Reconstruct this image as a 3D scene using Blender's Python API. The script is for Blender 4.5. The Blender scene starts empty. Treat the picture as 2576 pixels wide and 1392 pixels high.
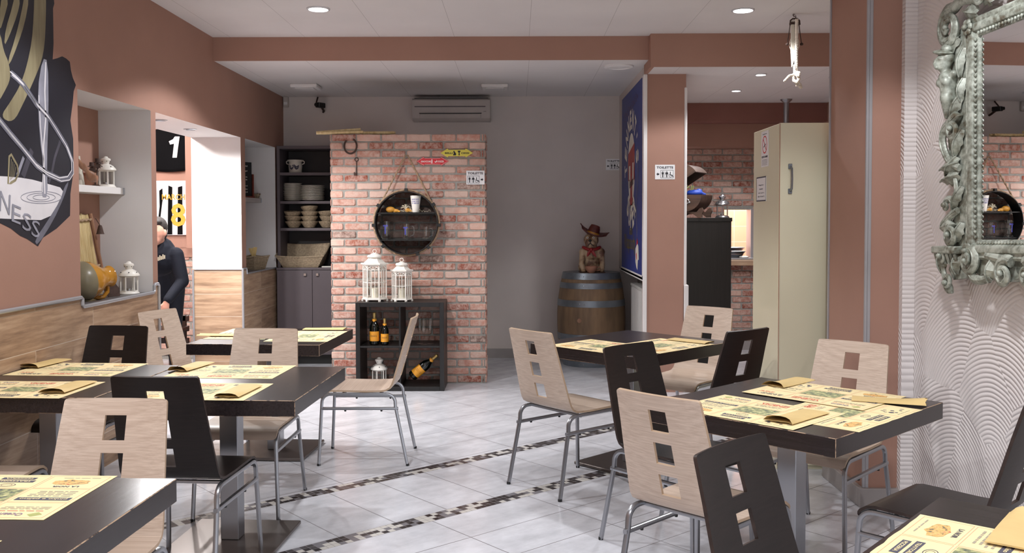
import bpy, bmesh, math, random
from mathutils import Matrix, Vector, Euler
PI = math.pi
random.seed(7)
S = bpy.context.scene
COL = S.collection

# ------------------------------------------------------------------ camera
F = 2340.0; PX, PY = 1288.0, 630.0; EYE = 1.5
_pitch = math.atan(79/2340.0); _yaw = math.atan(12/2340.0); _roll = -0.002
def _axes():
    cy, sy = math.cos(_yaw), math.sin(_yaw)
    f = Vector((-sy, cy, 0)); r = Vector((cy, sy, 0)); u = Vector((0, 0, 1))
    cp, sp = math.cos(_pitch), math.sin(_pitch)
    f2 = f*cp - u*sp; u2 = u*cp + f*sp
    c, s = math.cos(_roll), math.sin(_roll)
    return r*c + u2*s, u2*c - r*s, f2
CR, CU, CF = _axes()
cam_d = bpy.data.cameras.new('camera'); cam = bpy.data.objects.new('camera', cam_d); COL.objects.link(cam)
cam.matrix_world = Matrix(((CR.x, CU.x, -CF.x, 0), (CR.y, CU.y, -CF.y, 0), (CR.z, CU.z, -CF.z, EYE), (0, 0, 0, 1)))
cam_d.sensor_width = 36; cam_d.sensor_fit = 'HORIZONTAL'; cam_d.lens = F/2576*36
cam_d.shift_y = (PY-696)/2576; cam_d.clip_start = 0.05; cam_d.clip_end = 60
S.camera = cam
# a pixel of the photograph laid onto a real plane of the room
def _ray(x, y): return (x-PX)/F*CR - (y-PY)/F*CU + CF
def on_x(x, y, X): d = _ray(x, y); return Vector((0, 0, EYE)) + d*(X/d.x)
def on_y(x, y, Y): d = _ray(x, y); return Vector((0, 0, EYE)) + d*(Y/d.y)
def on_z(x, y, Z=0): d = _ray(x, y); return Vector((0, 0, EYE)) + d*((Z-EYE)/d.z)

# ------------------------------------------------------------------ world, exposure, lamps
S.view_settings.view_transform = 'Standard'; S.view_settings.look = 'None'
S.view_settings.gamma = 1; S.view_settings.use_curve_mapping = False
S.view_settings.exposure = 0.95
S.cycles.max_bounces = 8; S.cycles.diffuse_bounces = 4; S.cycles.glossy_bounces = 4
S.cycles.transmission_bounces = 8; S.cycles.transparent_max_bounces = 24
S.cycles.caustics_reflective = False; S.cycles.caustics_refractive = False
S.cycles.sample_clamp_indirect = 6; S.cycles.use_denoising = True
w = bpy.data.worlds.new('world'); S.world = w; w.use_nodes = True
w.node_tree.nodes['Background'].inputs[0].default_value = (0.94, 0.95, 1.0, 1)
w.node_tree.nodes['Background'].inputs[1].default_value = WORLD = 1.0
# ceiling spot positions: (x, y, z, watts, cone degrees)
LAMPS_MAIN = [(-1.41, 6.67), (1.63, 6.75), (-1.41, 4.45), (-1.41, 2.2), (1.25, 3.35), (1.35, 1.2), (-1.41, 0.0), (1.35, -1.0)]
MAIN_W = 58.0
SIDE_W = 30.0

# ------------------------------------------------------------------ node helpers
class NT:
    def __init__(s, name):
        s.m = bpy.data.materials.new(name); s.m.use_nodes = True; s.t = s.m.node_tree
        s.b = s.t.nodes['Principled BSDF']
    def n(s, typ, **kw):
        nd = s.t.nodes.new(typ)
        for k, v in kw.items(): setattr(nd, k, v)
        return nd
    def set(s, nd, key, v):
        if isinstance(v, bpy.types.NodeSocket): s.t.links.new(v, nd.inputs[key])
        else: nd.inputs[key].default_value = v
    def M(s, op, a, b=0.0, c=0.0):
        nd = s.n('ShaderNodeMath', operation=op); s.set(nd, 0, a); s.set(nd, 1, b); s.set(nd, 2, c); return nd.outputs[0]
    def obj(s): return s.n('ShaderNodeTexCoord').outputs['Object']
    def sep(s, v): nd = s.n('ShaderNodeSeparateXYZ'); s.set(nd, 0, v); return nd.outputs
    def comb(s, x, y, z=0.0):
        nd = s.n('ShaderNodeCombineXYZ'); s.set(nd, 0, x); s.set(nd, 1, y); s.set(nd, 2, z); return nd.outputs[0]
    def scale(s, v, sc):
        nd = s.n('ShaderNodeMapping'); s.set(nd, 0, v); nd.inputs['Scale'].default_value = sc; return nd.outputs[0]
    def noise(s, v, sc=5, det=3, rough=.5):
        nd = s.n('ShaderNodeTexNoise'); s.set(nd, 'Vector', v); nd.inputs['Scale'].default_value = sc
        nd.inputs['Detail'].default_value = det; nd.inputs['Roughness'].default_value = rough; return nd.outputs[0]
    def ramp(s, v, stops, mode='LINEAR'):
        nd = s.n('ShaderNodeValToRGB'); s.set(nd, 0, v); cr = nd.color_ramp; cr.interpolation = mode
        while len(cr.elements) < len(stops): cr.elements.new(.5)
        for e, (p, c) in zip(cr.elements, stops): e.position = p; e.color = (*c, 1) if len(c) == 3 else c
        return nd.outputs[0]
    def mix(s, f, a, b, blend='MIX'):
        nd = s.n('ShaderNodeMix', data_type='RGBA', blend_type=blend); s.set(nd, 0, f)
        for k, v in ((6, a), (7, b)): s.set(nd, k, (*v, 1) if isinstance(v, tuple) and len(v) == 3 else v)
        return nd.outputs[2]
    def bump(s, h, st=.3, dist=.01):
        nd = s.n('ShaderNodeBump'); s.set(nd, 'Height', h); nd.inputs['Strength'].default_value = st
        nd.inputs['Distance'].default_value = dist; s.t.links.new(nd.outputs[0], s.b.inputs['Normal'])
    def out(s, color=None, rough=None, metal=None, spec=None):
        if color is not None: s.set(s.b, 'Base Color', (*color, 1) if isinstance(color, tuple) and len(color) == 3 else color)
        if rough is not None: s.set(s.b, 'Roughness', rough)
        if metal is not None: s.set(s.b, 'Metallic', metal)
        if spec is not None: s.set(s.b, 'Specular IOR Level', spec)
        return s.m
def rgb(h):
    h = h.lstrip('#'); v = [int(h[i:i+2], 16)/255 for i in (0, 2, 4)]
    return tuple(c/12.92 if c <= .04045 else ((c+.055)/1.055)**2.4 for c in v)

def plain(name, col, rough=.5, metal=0., spec=.5, var=.06, sc=6., bump=0.0):
    t = NT(name); c = rgb(col); o = t.obj(); n = t.noise(o, sc, 3)
    lo = tuple(x*(1-var) for x in c); hi = tuple(min(1, x*(1+var)) for x in c)
    colr = t.ramp(n, [(.3, lo), (.7, hi)])
    if bump: t.bump(t.noise(o, 90, 3), bump, .004)
    return t.out(colr, rough, metal, spec)
def emis(name, col, st):
    t = NT(name); t.out((0.0, 0.0, 0.0), .5)
    t.b.inputs['Emission Color'].default_value = (*col, 1); t.b.inputs['Emission Strength'].default_value = st; return t.m
def wood(name, c1, c2, sc=(2., 70., 70.), rough=.4, spec=.5, knots=0.0):
    t = NT(name); o = t.obj(); v = t.scale(o, sc)
    n = t.noise(v, 1.0, 4, .6); n2 = t.noise(o, 3, 2)
    f = t.M('ADD', t.M('MULTIPLY', n, .8), t.M('MULTIPLY', n2, .25))
    t.bump(n, .12, .002)
    return t.out(t.ramp(f, [(.38, rgb(c1)), (.66, rgb(c2))]), rough, 0, spec)
def glass(name):
    t = NT(name); tr = t.n('ShaderNodeBsdfTransparent'); gl = t.n('ShaderNodeBsdfGlossy'); mx = t.n('ShaderNodeMixShader'); lw = t.n('ShaderNodeLayerWeight')
    tr.inputs[0].default_value = (.985, .995, .99, 1); gl.inputs['Roughness'].default_value = .04; lw.inputs[0].default_value = .5
    f = t.M('ADD', .03, t.M('MULTIPLY', t.M('POWER', lw.outputs['Facing'], 2.6), .8))
    t.t.links.new(f, mx.inputs[0]); t.t.links.new(tr.outputs[0], mx.inputs[1]); t.t.links.new(gl.outputs[0], mx.inputs[2])
    t.t.links.new(mx.outputs[0], t.t.nodes['Material Output'].inputs[0]); return t.m
def see_through_sheet(name, cover):
    t = NT(name); tr = t.n('ShaderNodeBsdfTransparent'); mx = t.n('ShaderNodeMixShader'); mx.inputs[0].default_value = cover
    t.out((.012, .011, .011), .8); t.t.links.new(tr.outputs[0], mx.inputs[1]); t.t.links.new(t.b.outputs[0], mx.inputs[2]); t.t.links.new(mx.outputs[0], t.t.nodes['Material Output'].inputs[0]); return t.m

# ---- special materials
def floor_material():
    t = NT('polished_tile'); x, y, z = t.sep(t.obj()); a = math.radians(41.0)
    u = t.M('ADD', t.M('MULTIPLY', x, math.cos(a)), t.M('MULTIPLY', y, math.sin(a)))
    v = t.M('ADD', t.M('MULTIPLY', x, -math.sin(a)), t.M('MULTIPLY', y, math.cos(a)))
    def line(q, o, p, wd):
        d = t.M('MULTIPLY', t.M('ABSOLUTE', t.M('SUBTRACT', t.M('FRACT', t.M('ADD', t.M('DIVIDE', t.M('SUBTRACT', q, o), p), 100.5)), .5)), p)
        return t.M('LESS_THAN', d, wd)
    def band(q, a0, a1): return t.M('MULTIPLY', t.M('GREATER_THAN', q, a0), t.M('LESS_THAN', q, a1))
    s1 = band(v, 3.725, 3.825); s2 = band(v, 4.48, 4.58); strip = t.M('ADD', s1, s2)
    mid = band(v, 3.825, 4.48); low = t.M('LESS_THAN', v, 3.725); hi = t.M('GREATER_THAN', v, 4.58)
    G = .0022
    g_mid = t.M('MULTIPLY', mid, line(u, 2.21, .3175, G))
    lu = line(u, 2.679, .635, G)
    g_low = t.M('MULTIPLY', low, t.M('MAXIMUM', lu, line(v, 3.415, .31, G)))
    g_hi = t.M('MULTIPLY', hi, t.M('MAXIMUM', lu, line(v, 4.94, .32, G)))
    cell = .1/3
    vs = t.M('SUBTRACT', v, t.M('ADD', 3.725, t.M('MULTIPLY', s2, .755)))
    cu = t.M('FLOOR', t.M('DIVIDE', u, cell)); cv = t.M('FLOOR', t.M('DIVIDE', vs, cell))
    wn = t.n('ShaderNodeTexWhiteNoise', noise_dimensions='3D'); t.set(wn, 0, t.comb(cu, cv, s2))
    mos = t.ramp(wn.outputs[0], [(0, rgb('2c2829')), (.33, rgb('4a4749')), (.5, rgb('77757a')), (.66, rgb('c9c6c0'))], 'CONSTANT')
    mg = t.M('MAXIMUM', line(u, 0, cell, .0011), line(vs, 0, cell, .0011))
    mos = t.mix(mg, mos, rgb('8b878a'))
    g = t.M('MAXIMUM', t.M('MAXIMUM', g_mid, g_low), t.M('MAXIMUM', g_hi, t.M('MAXIMUM', line(v, 3.725, 50, G), t.M('MAXIMUM', line(v, 3.825, 50, G), t.M('MAXIMUM', line(v, 4.48, 50, G), line(v, 4.58, 50, G))))))
    st = t.noise(t.comb(t.M('MULTIPLY', u, 1.6), t.M('MULTIPLY', v, 5.0)), 1.6, 5, .6)
    st2 = t.noise(t.comb(u, v), 9, 4, .65)
    base = t.ramp(t.M('ADD', t.M('MULTIPLY', st, .65), t.M('MULTIPLY', st2, .35)), [(.34, rgb('bcbdc3')), (.62, rgb('d8d9df'))])
    col = t.mix(g, base, rgb('6e696b')); col = t.mix(strip, col, mos)
    r = t.M('ADD', t.M('MULTIPLY', g, .3), t.M('ADD', .13, t.M('MULTIPLY', st2, .1)))
    t.bump(t.M('SUBTRACT', 1.0, t.M('MAXIMUM', g, t.M('MULTIPLY', strip, mg))), .25, .001)
    return t.out(col, r, 0, .5)
def ceiling_material():
    t = NT('ceiling_board'); x, y, z = t.sep(t.obj())
    def line(q, o, p, wd):
        d = t.M('MULTIPLY', t.M('ABSOLUTE', t.M('SUBTRACT', t.M('FRACT', t.M('ADD', t.M('DIVIDE', t.M('SUBTRACT', q, o), p), 100.5)), .5)), p)
        return t.M('LESS_THAN', d, wd)
    l = line(x, .105, .615, .0018)
    n = t.noise(t.obj(), 1.3, 3)
    base = t.ramp(n, [(.3, rgb('d3cfce')), (.7, rgb('dcd8d7'))])
    return t.out(t.mix(t.M('MULTIPLY', l, .55), base, rgb('8b8584')), .8, 0, .2)
def tile_wood(name, axis):
    t = NT(name); x, y, z = t.sep(t.obj()); h = y if axis == 'x' else x
    v = t.comb(h, z, 0.0)
    br = t.n('ShaderNodeTexBrick', offset=.45); t.set(br, 'Vector', v)
    for k, q in (('Scale', 1.0), ('Mortar Size', .0022), ('Brick Width', 1.2), ('Row Height', .205), ('Mortar Smooth', .1), ('Bias', 0.0)): br.inputs[k].default_value = q
    br.inputs['Color1'].default_value = (0, 0, 0, 1); br.inputs['Color2'].default_value = (1, 1, 1, 1); br.inputs['Mortar'].default_value = (.5, .5, .5, 1)
    gr = t.noise(t.comb(t.M('ADD', t.M('MULTIPLY', h, 2.2), t.M('MULTIPLY', br.outputs[0], 30)), t.M('MULTIPLY', z, 26.0)), 1.0, 5, .65)
    bl = t.noise(t.comb(t.M('MULTIPLY', h, 2.0), t.M('MULTIPLY', z, 7.0)), 1.3, 3)
    f = t.M('ADD', t.M('MULTIPLY', gr, .7), t.M('ADD', t.M('MULTIPLY', bl, .3), t.M('MULTIPLY', br.outputs[0], .08)))
    c = t.ramp(f, [(.36, rgb('7d6350')), (.52, rgb('a88a70')), (.68, rgb('c3a68a'))])
    t.bump(gr, .1, .002)
    return t.out(t.mix(br.outputs[1], c, rgb('c9b8a6')), .45, 0, .4)
def plaster_material():
    # combed fans: rings about a scattered centre inside every voronoi cell
    t = NT('combed_plaster'); x, y, z = t.sep(t.obj()); p = t.comb(y, t.M('MULTIPLY', z, .8), 0.0)
    wob = t.noise(p, 3, 2)
    p2 = t.comb(t.M('ADD', y, t.M('MULTIPLY', wob, .12)), t.M('ADD', t.M('MULTIPLY', z, .8), t.M('MULTIPLY', wob, .08)), 0.0)
    vo = t.n('ShaderNodeTexVoronoi', voronoi_dimensions='2D', feature='F1'); t.set(vo, 'Vector', p2); vo.inputs['Scale'].default_value = 2.7
    cx, cy, cz = t.sep(vo.outputs['Position']); rr, rg, rb = t.sep(vo.outputs['Color'])
    dx = t.M('SUBTRACT', t.M('SUBTRACT', y, cx), t.M('MULTIPLY', t.M('SUBTRACT', rr, .5), .55))
    dy = t.M('SUBTRACT', t.M('SUBTRACT', t.M('MULTIPLY', z, .8), cy), t.M('SUBTRACT', t.M('MULTIPLY', rg, .16), .46))
    d = t.M('SQRT', t.M('ADD', t.M('MULTIPLY', dx, dx), t.M('MULTIPLY', dy, dy)))
    ring = t.M('SINE', t.M('MULTIPLY', t.M('ADD', d, t.M('MULTIPLY', wob, .02)), 2*PI/.0165))
    amp = t.ramp(t.noise(p, 2.3, 2), [(.36, (.45, .45, .45)), (.55, (1, 1, 1))])
    h = t.M('MULTIPLY', t.M('POWER', t.M('ADD', t.M('MULTIPLY', ring, .5), .5), .6), amp)
    t.bump(t.M('ADD', h, t.M('MULTIPLY', t.noise(t.obj(), 60, 2), .08)), .8, .0045)
    n = t.noise(t.obj(), 2, 2)
    return t.out(t.ramp(n, [(.3, rgb('d9d2d0')), (.7, rgb('e2dcda'))]), .75, 0, .2)
def brick_mat(name, gain=1.0):
    t = NT(name); at = t.n('ShaderNodeAttribute', attribute_name='Col'); o = t.obj()
    n = t.noise(o, 26, 5, .7); n2 = t.noise(o, 7, 3)
    c = t.mix(t.ramp(n, [(.38, (0, 0, 0)), (.6, (.7, .7, .7))]), at.outputs[0], rgb('cfb7ab'))
    c = t.mix(t.ramp(n2, [(.52, (0, 0, 0)), (.75, (.4, .4, .4))]), c, rgb('9a5d50'))
    t.bump(t.M('ADD', n, t.M('MULTIPLY', n2, .8)), .9, .009); return t.out(c, .85, 0, .2)

MT = {}
def setup_materials():
    m = MT
    m['floor'] = floor_material(); m['ceil'] = ceiling_material(); m['terra'] = plain('terracotta_paint', 'a37e6f', .75, 0, .25, .03, 3, .08)
    m['white'] = plain('white_paint', 'dad7d6', .7, 0, .25, .02, 3); m['taupe'] = plain('taupe_paint', 'cdc4bf', .7, 0, .25, .03, 3, .06)
    m['tile_x'] = tile_wood('wood_look_tile_x', 'x'); m['tile_y'] = tile_wood('wood_look_tile_y', 'y')
    m['plaster'] = plaster_material(); m['brick'] = brick_mat('old_brick'); m['mortar'] = plain('mortar', '96958f', .9, 0, .2, .12, 40, .5)
    m['skirt'] = plain('skirting_tile', '96908e', .4, 0, .4, .06, 8)
    m['alu'] = plain('grey_trim_metal', 'b9bcc2', .35, .6, .5, .02); m['steel'] = plain('satin_steel', 'a2a4a9', .3, .9, .5, .03)
    m['plate'] = plain('brushed_base_metal', '6f6763', .28, .85, .5, .05, 2)
    m['oak'] = wood('bleached_oak_veneer', 'b5a08f', 'cdbaa9', (1.6, 170., 170.), .42); m['wenge'] = wood('wenge_veneer', '120d0c', '1d1615', (2.5, 130., 130.), .36, .4)
    m['edge_oak'] = plain('plywood_edge', 'b0977e', .5); m['edge_wenge'] = plain('dark_plywood_edge', '2e211c', .5, 0, .5, .4, 40)
    m['top'] = wood('dark_table_veneer', '1e1717', '2a2324', (90., 2.5, 90.), .26, .5)
    t = NT('worn_table_edge'); n = t.noise(t.obj(), 14, 4, .7); n2 = t.noise(t.obj(), 70, 2)
    m['worn'] = t.out(t.ramp(t.M('ADD', t.M('MULTIPLY', n, .8), t.M('MULTIPLY', n2, .2)), [(.44, rgb('2e2321')), (.52, rgb('a98e74'))]), .5)
    m['black'] = plain('matt_black', '161616', .5); m['blackbrown'] = wood('black_brown_laminate', '0d0c0c', '191616', (60., 60., 3.), .4)
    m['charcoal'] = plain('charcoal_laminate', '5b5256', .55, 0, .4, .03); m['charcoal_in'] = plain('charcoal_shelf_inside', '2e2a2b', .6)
    m['enamel'] = plain('white_enamel', 'e6e2da', .4, 0, .5, .02); m['glass'] = glass('clear_glass'); m['mesh'] = see_through_sheet('see_through_black', .6); m['candle'] = plain('wax', 'e9e2cf', .5)
    m['paper'] = plain('yellow_placemat_paper', 'e8d6a6', .75, 0, .2, .02); m['kraft'] = plain('kraft_paper', 'cfb47c', .7, 0, .25, .05, 12, .1)
    m['p_red'] = plain('printed_red', 'd2564a', .7); m['p_line'] = plain('printed_thin_red', 'e3a98c', .7); m['p_dark'] = plain('printed_navy', '4b4a58', .7); m['p_grey'] = plain('printed_grey', 'a39a86', .7)
    t = NT('printed_food_photo'); n = t.noise(t.obj(), 45, 4, .6); m['p_food'] = t.out(t.ramp(n, [(.35, rgb('4c5250')), (.5, rgb('8f9468')), (.66, rgb('cfc993'))]), .7)
    t = NT('printed_fruit_photo'); n = t.noise(t.obj(), 60, 3, .6); m['p_fruit'] = t.out(t.ramp(n, [(.36, rgb('59604f')), (.46, rgb('d9a760')), (.58, rgb('e2b878')), (.66, rgb('b8453f'))]), .7)
    m['p_violet'] = plain('printed_violet', '8d7a8c', .7); m['p_green'] = plain('printed_green', 'a3a866', .7)
    m['wicker'] = plain('pale_wicker', 'a08e76', .7, 0, .3, .25, 60, .6); m['ceramic'] = plain('cream_ceramic', 'cfc8bc', .3); m['rope'] = plain('natural_rope', 'a08870', .85, 0, .2, .2, 80, .5)
    m['ropew'] = plain('white_rope', 'ddd3c6', .85, 0, .2, .1, 80, .4)
    m['iron'] = plain('rusty_iron', '4b3a34', .7, .4, .4, .3, 25, .3); m['zinc'] = plain('galvanised_hoop', '7d848c', .4, .75, .5, .15, 10); m['barrelwood'] = wood('barrel_oak', '5b4735', '856a4e', (9., 9., 1.2), .6)
    m['cream'] = plain('cream_lacquer', 'd9d4b9', .3, 0, .5, .03, 2); m['signwhite'] = plain('sign_white', 'e8e8ea', .5, 0, .4, .01)
    m['ink'] = plain('sign_ink', '1d1b22', .5); m['yellow'] = plain('sign_yellow', 'ded252', .45); m['red'] = plain('sign_red', 'd32530', .45)
    m['signtext'] = plain('sign_text_white', 'f1e6e4', .5); m['blue'] = plain('poster_blue', '263680', .45, 0, .5, .08); m['posterred'] = plain('poster_red', 'a02a26', .45); m['posterwhite'] = plain('poster_cream', 'e6e1d4', .45); m['gold'] = plain('poster_gold', '6f6433', .5)
    m['bottle'] = plain('dark_green_bottle', '0b0f0b', .08, 0, .6); m['orange'] = plain('orange_label', 'e09a2c', .5); m['foil'] = plain('gold_foil', 'b59a60', .35, .6)
    m['mirror'] = NT('mirror_silver').out((.9, .9, .9), 0.0, 1.0)
    t = NT('aged_silver_gilt'); n = t.noise(t.obj(), 9, 4, .65); n2 = t.noise(t.obj(), 45, 3)
    m['gilt'] = t.out(t.ramp(t.M('ADD', t.M('MULTIPLY', n, .6), t.M('MULTIPLY', n2, .4)), [(.36, rgb('5f5645')), (.47, rgb('8b9085')), (.6, rgb('bcc2b7'))]), .45, .15)
    m['bronze'] = plain('bronze_patina', '6d5a45', .45, .4, .5, .25, 20); m['skin'] = plain('skin', 'c08d7a', .5, 0, .4, .05); m['hair'] = plain('dark_hair', '1d1613', .7); m['navy'] = plain('navy_cloth', '12141d', .85, 0, .2, .1, 20)
    m['mblack'] = plain('mural_black', '22222b', .55, 0, .4, .15, 3); m['mgold'] = wood('mural_gold', '766c52', '9b9274', (12., 12., 1.5), .55); m['mwhite'] = plain('mural_white', 'd9d6da', .6); m['mgrey'] = plain('mural_grey', '8d8d99', .6, 0, .4, .2, 10)
    m['mside'] = plain('mural_glass_grey', '686874', .6, 0, .4, .2, 10); m['mdark'] = plain('mural_beer_dark', '45434e', .6, 0, .4, .2, 8)
    m['bamboo'] = wood('bamboo', 'b49a68', 'd8c596', (30., 30., 2.5), .5); m['amber'] = plain('amber_glaze', 'b8822f', .12, 0, .6, .15, 5); m['stone'] = plain('grey_glaze', '837a63', .3, 0, .5, .15, 8)
    m['club'] = wood('turned_wood', '6f4a38', '9c7358', (20., 20., 3.), .45); m['drift'] = plain('whitewashed_stick', 'cfc9bb', .7); m['cork'] = plain('terracotta_pot', 'a0705a', .8)
    m['acw'] = plain('aircon_plastic', 'b3aaa5', .5); m['radiator'] = plain('radiator_white', 'cfcdca', .4); m['chest'] = wood('chest_wood', '3a2a22', '5c4436', (3., 30., 30.), .6)
    m['silver'] = plain('silver_tin', 'b3b3b5', .25, .9); m['peach'] = plain('peach_tile', 'eeb596', .35); m['gourd'] = plain('orange_gourd', 'd79a3a', .45, 0, .5, .2, 30); m['straw'] = plain('straw', 'd8cdb4', .8)
    m['printblue'] = plain('glass_print_blue', '3a3f9a', .4); m['furry'] = None
    t = NT('bulldog_coat'); n = t.noise(t.obj(), 14, 3); m['furry'] = t.out(t.ramp(n, [(.4, rgb('6a4a38')), (.5, rgb('a58a6c')), (.62, rgb('b59c7f'))]), .5)
    m['hatc'] = plain('figure_hat_red', '5c2721', .5, 0, .5, .4, 12); m['scarf'] = plain('figure_scarf', '8e1f1f', .5); m['jersey'] = plain('black_jersey', '0a0a0c', .9, 0, .1); m['jwhite'] = plain('jersey_white', 'e6e2e4', .8); m['num'] = plain('number_yellow', 'd9a038', .6)
    m['chalk'] = plain('chalkboard', '1c1d1f', .7); m['redwood'] = plain('red_wood', '6e2c1e', .5); m['mosaic'] = plain('dark_sill_tile', '5f5b5c', .35, 0, .5, .6, 30)
    m['lampring'] = plain('lamp_ring', 'cfcfd2', .4, .3); m['benchwood'] = wood('dark_bench_wood', '241713', '3c2720', (2., 40., 40.), .4); m['bluecloth'] = plain('blue_cloth', '1c3fa0', .6)
    m['lamp_on'] = emis('lamp_face', (1.0, .97, 1.0), 14.0); m['greycorner'] = plain('galvanised_strip', 'a5a3a6', .45, .4)
    m['darkband'] = plain('dark_brown_paint', '8a6057', .75, 0, .2, .03)
setup_materials()

# ------------------------------------------------------------------ mesh builder
class MB:
    def __init__(s): s.v = []; s.f = []; s.mi = []; s.col = []; s.X = Matrix.Identity(4)
    def add(s, vs, fs, mi=0, col=None):
        b = len(s.v); X = s.X
        s.v += [X @ Vector(p) for p in vs]
        for f in fs: s.f.append([b+i for i in f]); s.mi.append(mi); s.col.append(col)
        return s
    def quad(s, a, b, c, d, mi=0): return s.add([a, b, c, d], [(0, 1, 2, 3)], mi)
    def box(s, x0, x1, y0, y1, z0, z1, mi=0, faces=None):
        vs = [(x0, y0, z0), (x1, y0, z0), (x1, y1, z0), (x0, y1, z0), (x0, y0, z1), (x1, y0, z1), (x1, y1, z1), (x0, y1, z1)]
        F6 = {'-z': (0, 3, 2, 1), '+z': (4, 5, 6, 7), '-y': (0, 1, 5, 4), '+x': (1, 2, 6, 5), '+y': (2, 3, 7, 6), '-x': (3, 0, 4, 7)}
        for k, f in F6.items():
            s.add([vs[i] for i in f], [(0, 1, 2, 3)], (faces or {}).get(k, mi))
        return s
    def rbox(s, x0, x1, y0, y1, z0, z1, b=.004, mi=0, bm=None):
        # chamfered box, bm = material of the chamfers
        bm = mi if bm is None else bm; P = {}
        xs, ys, zs = (x0, x1), (y0, y1), (z0, z1); vs = []
        for i in (0, 1):
            for j in (0, 1):
                for k in (0, 1):
                    for ax in range(3):
                        p = [xs[i], ys[j], zs[k]]
                        for q, (lo, sg) in enumerate(((xs, i), (ys, j), (zs, k))):
                            if q != ax: p[q] += b*(1 if sg == 0 else -1)
                        P[(i, j, k, ax)] = len(vs); vs.append(tuple(p))
        fs = []; fm = []
        for ax in range(3):
            o = [q for q in range(3) if q != ax]
            for sgn in (0, 1):
                loop = []
                for a, c in ((0, 0), (1, 0), (1, 1), (0, 1)):
                    idx = [0, 0, 0]; idx[ax] = sgn; idx[o[0]] = a; idx[o[1]] = c; loop.append(P[(*idx, ax)])
                if (sgn == 0) != (ax == 1): loop.reverse()
                fs.append(loop); fm.append(mi)
        for ax in range(3):            # edges along ax
            o = [q for q in range(3) if q != ax]
            for a in (0, 1):
                for c in (0, 1):
                    i0 = [0, 0, 0]; i1 = [0, 0, 0]; i0[o[0]] = i1[o[0]] = a; i0[o[1]] = i1[o[1]] = c; i1[ax] = 1
                    fs.append([P[(*i0, o[0])], P[(*i0, o[1])], P[(*i1, o[1])], P[(*i1, o[0])]]); fm.append(bm)
        for i in (0, 1):
            for j in (0, 1):
                for k in (0, 1): fs.append([P[(i, j, k, 0)], P[(i, j, k, 1)], P[(i, j, k, 2)]]); fm.append(bm)
        base = len(s.v); s.add(vs, [], 0)
        for f, m_ in zip(fs, fm): s.f.append([base+q for q in f]); s.mi.append(m_); s.col.append(None)
        return s
    def tube(s, path, r, seg=8, mi=0, caps=True, closed=False, sq=False, flat=1.0, up=None):
        path = [Vector(p) for p in path]; n = len(path); rr = r if isinstance(r, (list, tuple)) else [r]*n
        ref = Vector(up) if up else Vector((0, 0, 1)); vs = []; prev = None
        for i, p in enumerate(path):
            if closed: t = path[(i+1) % n]-path[i-1]
            else: t = path[min(i+1, n-1)]-path[max(i-1, 0)]
            t = t.normalized() if t.length > 1e-9 else Vector((0, 0, 1))
            if prev is None:
                a = ref if abs(t.dot(ref)) < .95 else Vector((1, 0, 0)); x = (a - t*a.dot(t)).normalized()
            else:
                x = prev - t*prev.dot(t); x = x.normalized() if x.length > 1e-6 else Vector((1, 0, 0))
            prev = x; yv = t.cross(x)
            for k in range(seg):
                an = 2*PI*k/seg + (PI/seg)
                if sq:
                    c, q = math.cos(an), math.sin(an); e = 4.0; den = (abs(c)**e+abs(q)**e)**(1/e); c, q = c/den, q/den
                else: c, q = math.cos(an), math.sin(an)
                vs.append(p + x*(c*rr[i]) + yv*(q*rr[i]*flat))
        fs = []
        for i in range(n if closed else n-1):
            for k in range(seg):
                a = i*seg+k; b = i*seg+(k+1) % seg; c = ((i+1) % n)*seg+(k+1) % seg; d = ((i+1) % n)*seg+k
                fs.append((a, b, c, d))
        if caps and not closed: fs.append(tuple(range(seg))[::-1]); fs.append(tuple((n-1)*seg+k for k in range(seg)))
        return s.add(vs, fs, mi)
    def lathe(s, prof, seg=24, c=(0, 0, 0), mi=0, mis=None, sx=1, sy=1, a0=0):
        vs = []; n = len(prof)
        for r, z in prof:
            for k in range(seg):
                an = 2*PI*k/seg + a0; vs.append((c[0]+r*sx*math.cos(an), c[1]+r*sy*math.sin(an), c[2]+z))
        for i in range(n-1):
            fs = [(i*seg+k, i*seg+(k+1) % seg, (i+1)*seg+(k+1) % seg, (i+1)*seg+k) for k in range(seg)]
            b = len(s.v)
            if i == 0: base = b; s.add(vs, [], 0)
            for f in fs: s.f.append([base+q for q in f]); s.mi.append(mis[i] if mis else mi); s.col.append(None)
        for idx, rev in ((0, True), (n-1, False)):
            if prof[idx][0] > 1e-4:
                f = [base+idx*seg+k for k in range(seg)]; s.f.append(f[::-1] if rev else f); s.mi.append((mis[0] if idx == 0 else mis[-1]) if mis else mi); s.col.append(None)
        return s
    def sphere(s, c, r, seg=14, rings=8, mi=0, sc=(1, 1, 1), rot=None):
        R = rot.to_matrix() if rot else Matrix.Identity(3); vs = []
        for i in range(rings+1):
            ph = PI*i/rings
            for k in range(seg):
                an = 2*PI*k/seg; q = Vector((r*sc[0]*math.sin(ph)*math.cos(an), r*sc[1]*math.sin(ph)*math.sin(an), -r*sc[2]*math.cos(ph)))
                vs.append(Vector(c)+R @ q)
        fs = [(i*seg+k, i*seg+(k+1) % seg, (i+1)*seg+(k+1) % seg, (i+1)*seg+k) for i in range(rings) for k in range(seg)]
        return s.add(vs, fs, mi)
    def prism(s, poly, y0, y1, mi=0, plane='xz', mside=None):
        n = len(poly)
        def P(a, b, d): return (a, d, b) if plane == 'xz' else ((a, b, d) if plane == 'xy' else (d, a, b))
        vs = [P(a, b, y0) for a, b in poly]+[P(a, b, y1) for a, b in poly]
        s.add(vs, [tuple(range(n)), tuple(range(2*n-1, n-1, -1))], mi)
        return s.add(vs, [(i, (i+1) % n, n+(i+1) % n, n+i) for i in range(n)], mi if mside is None else mside)
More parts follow.
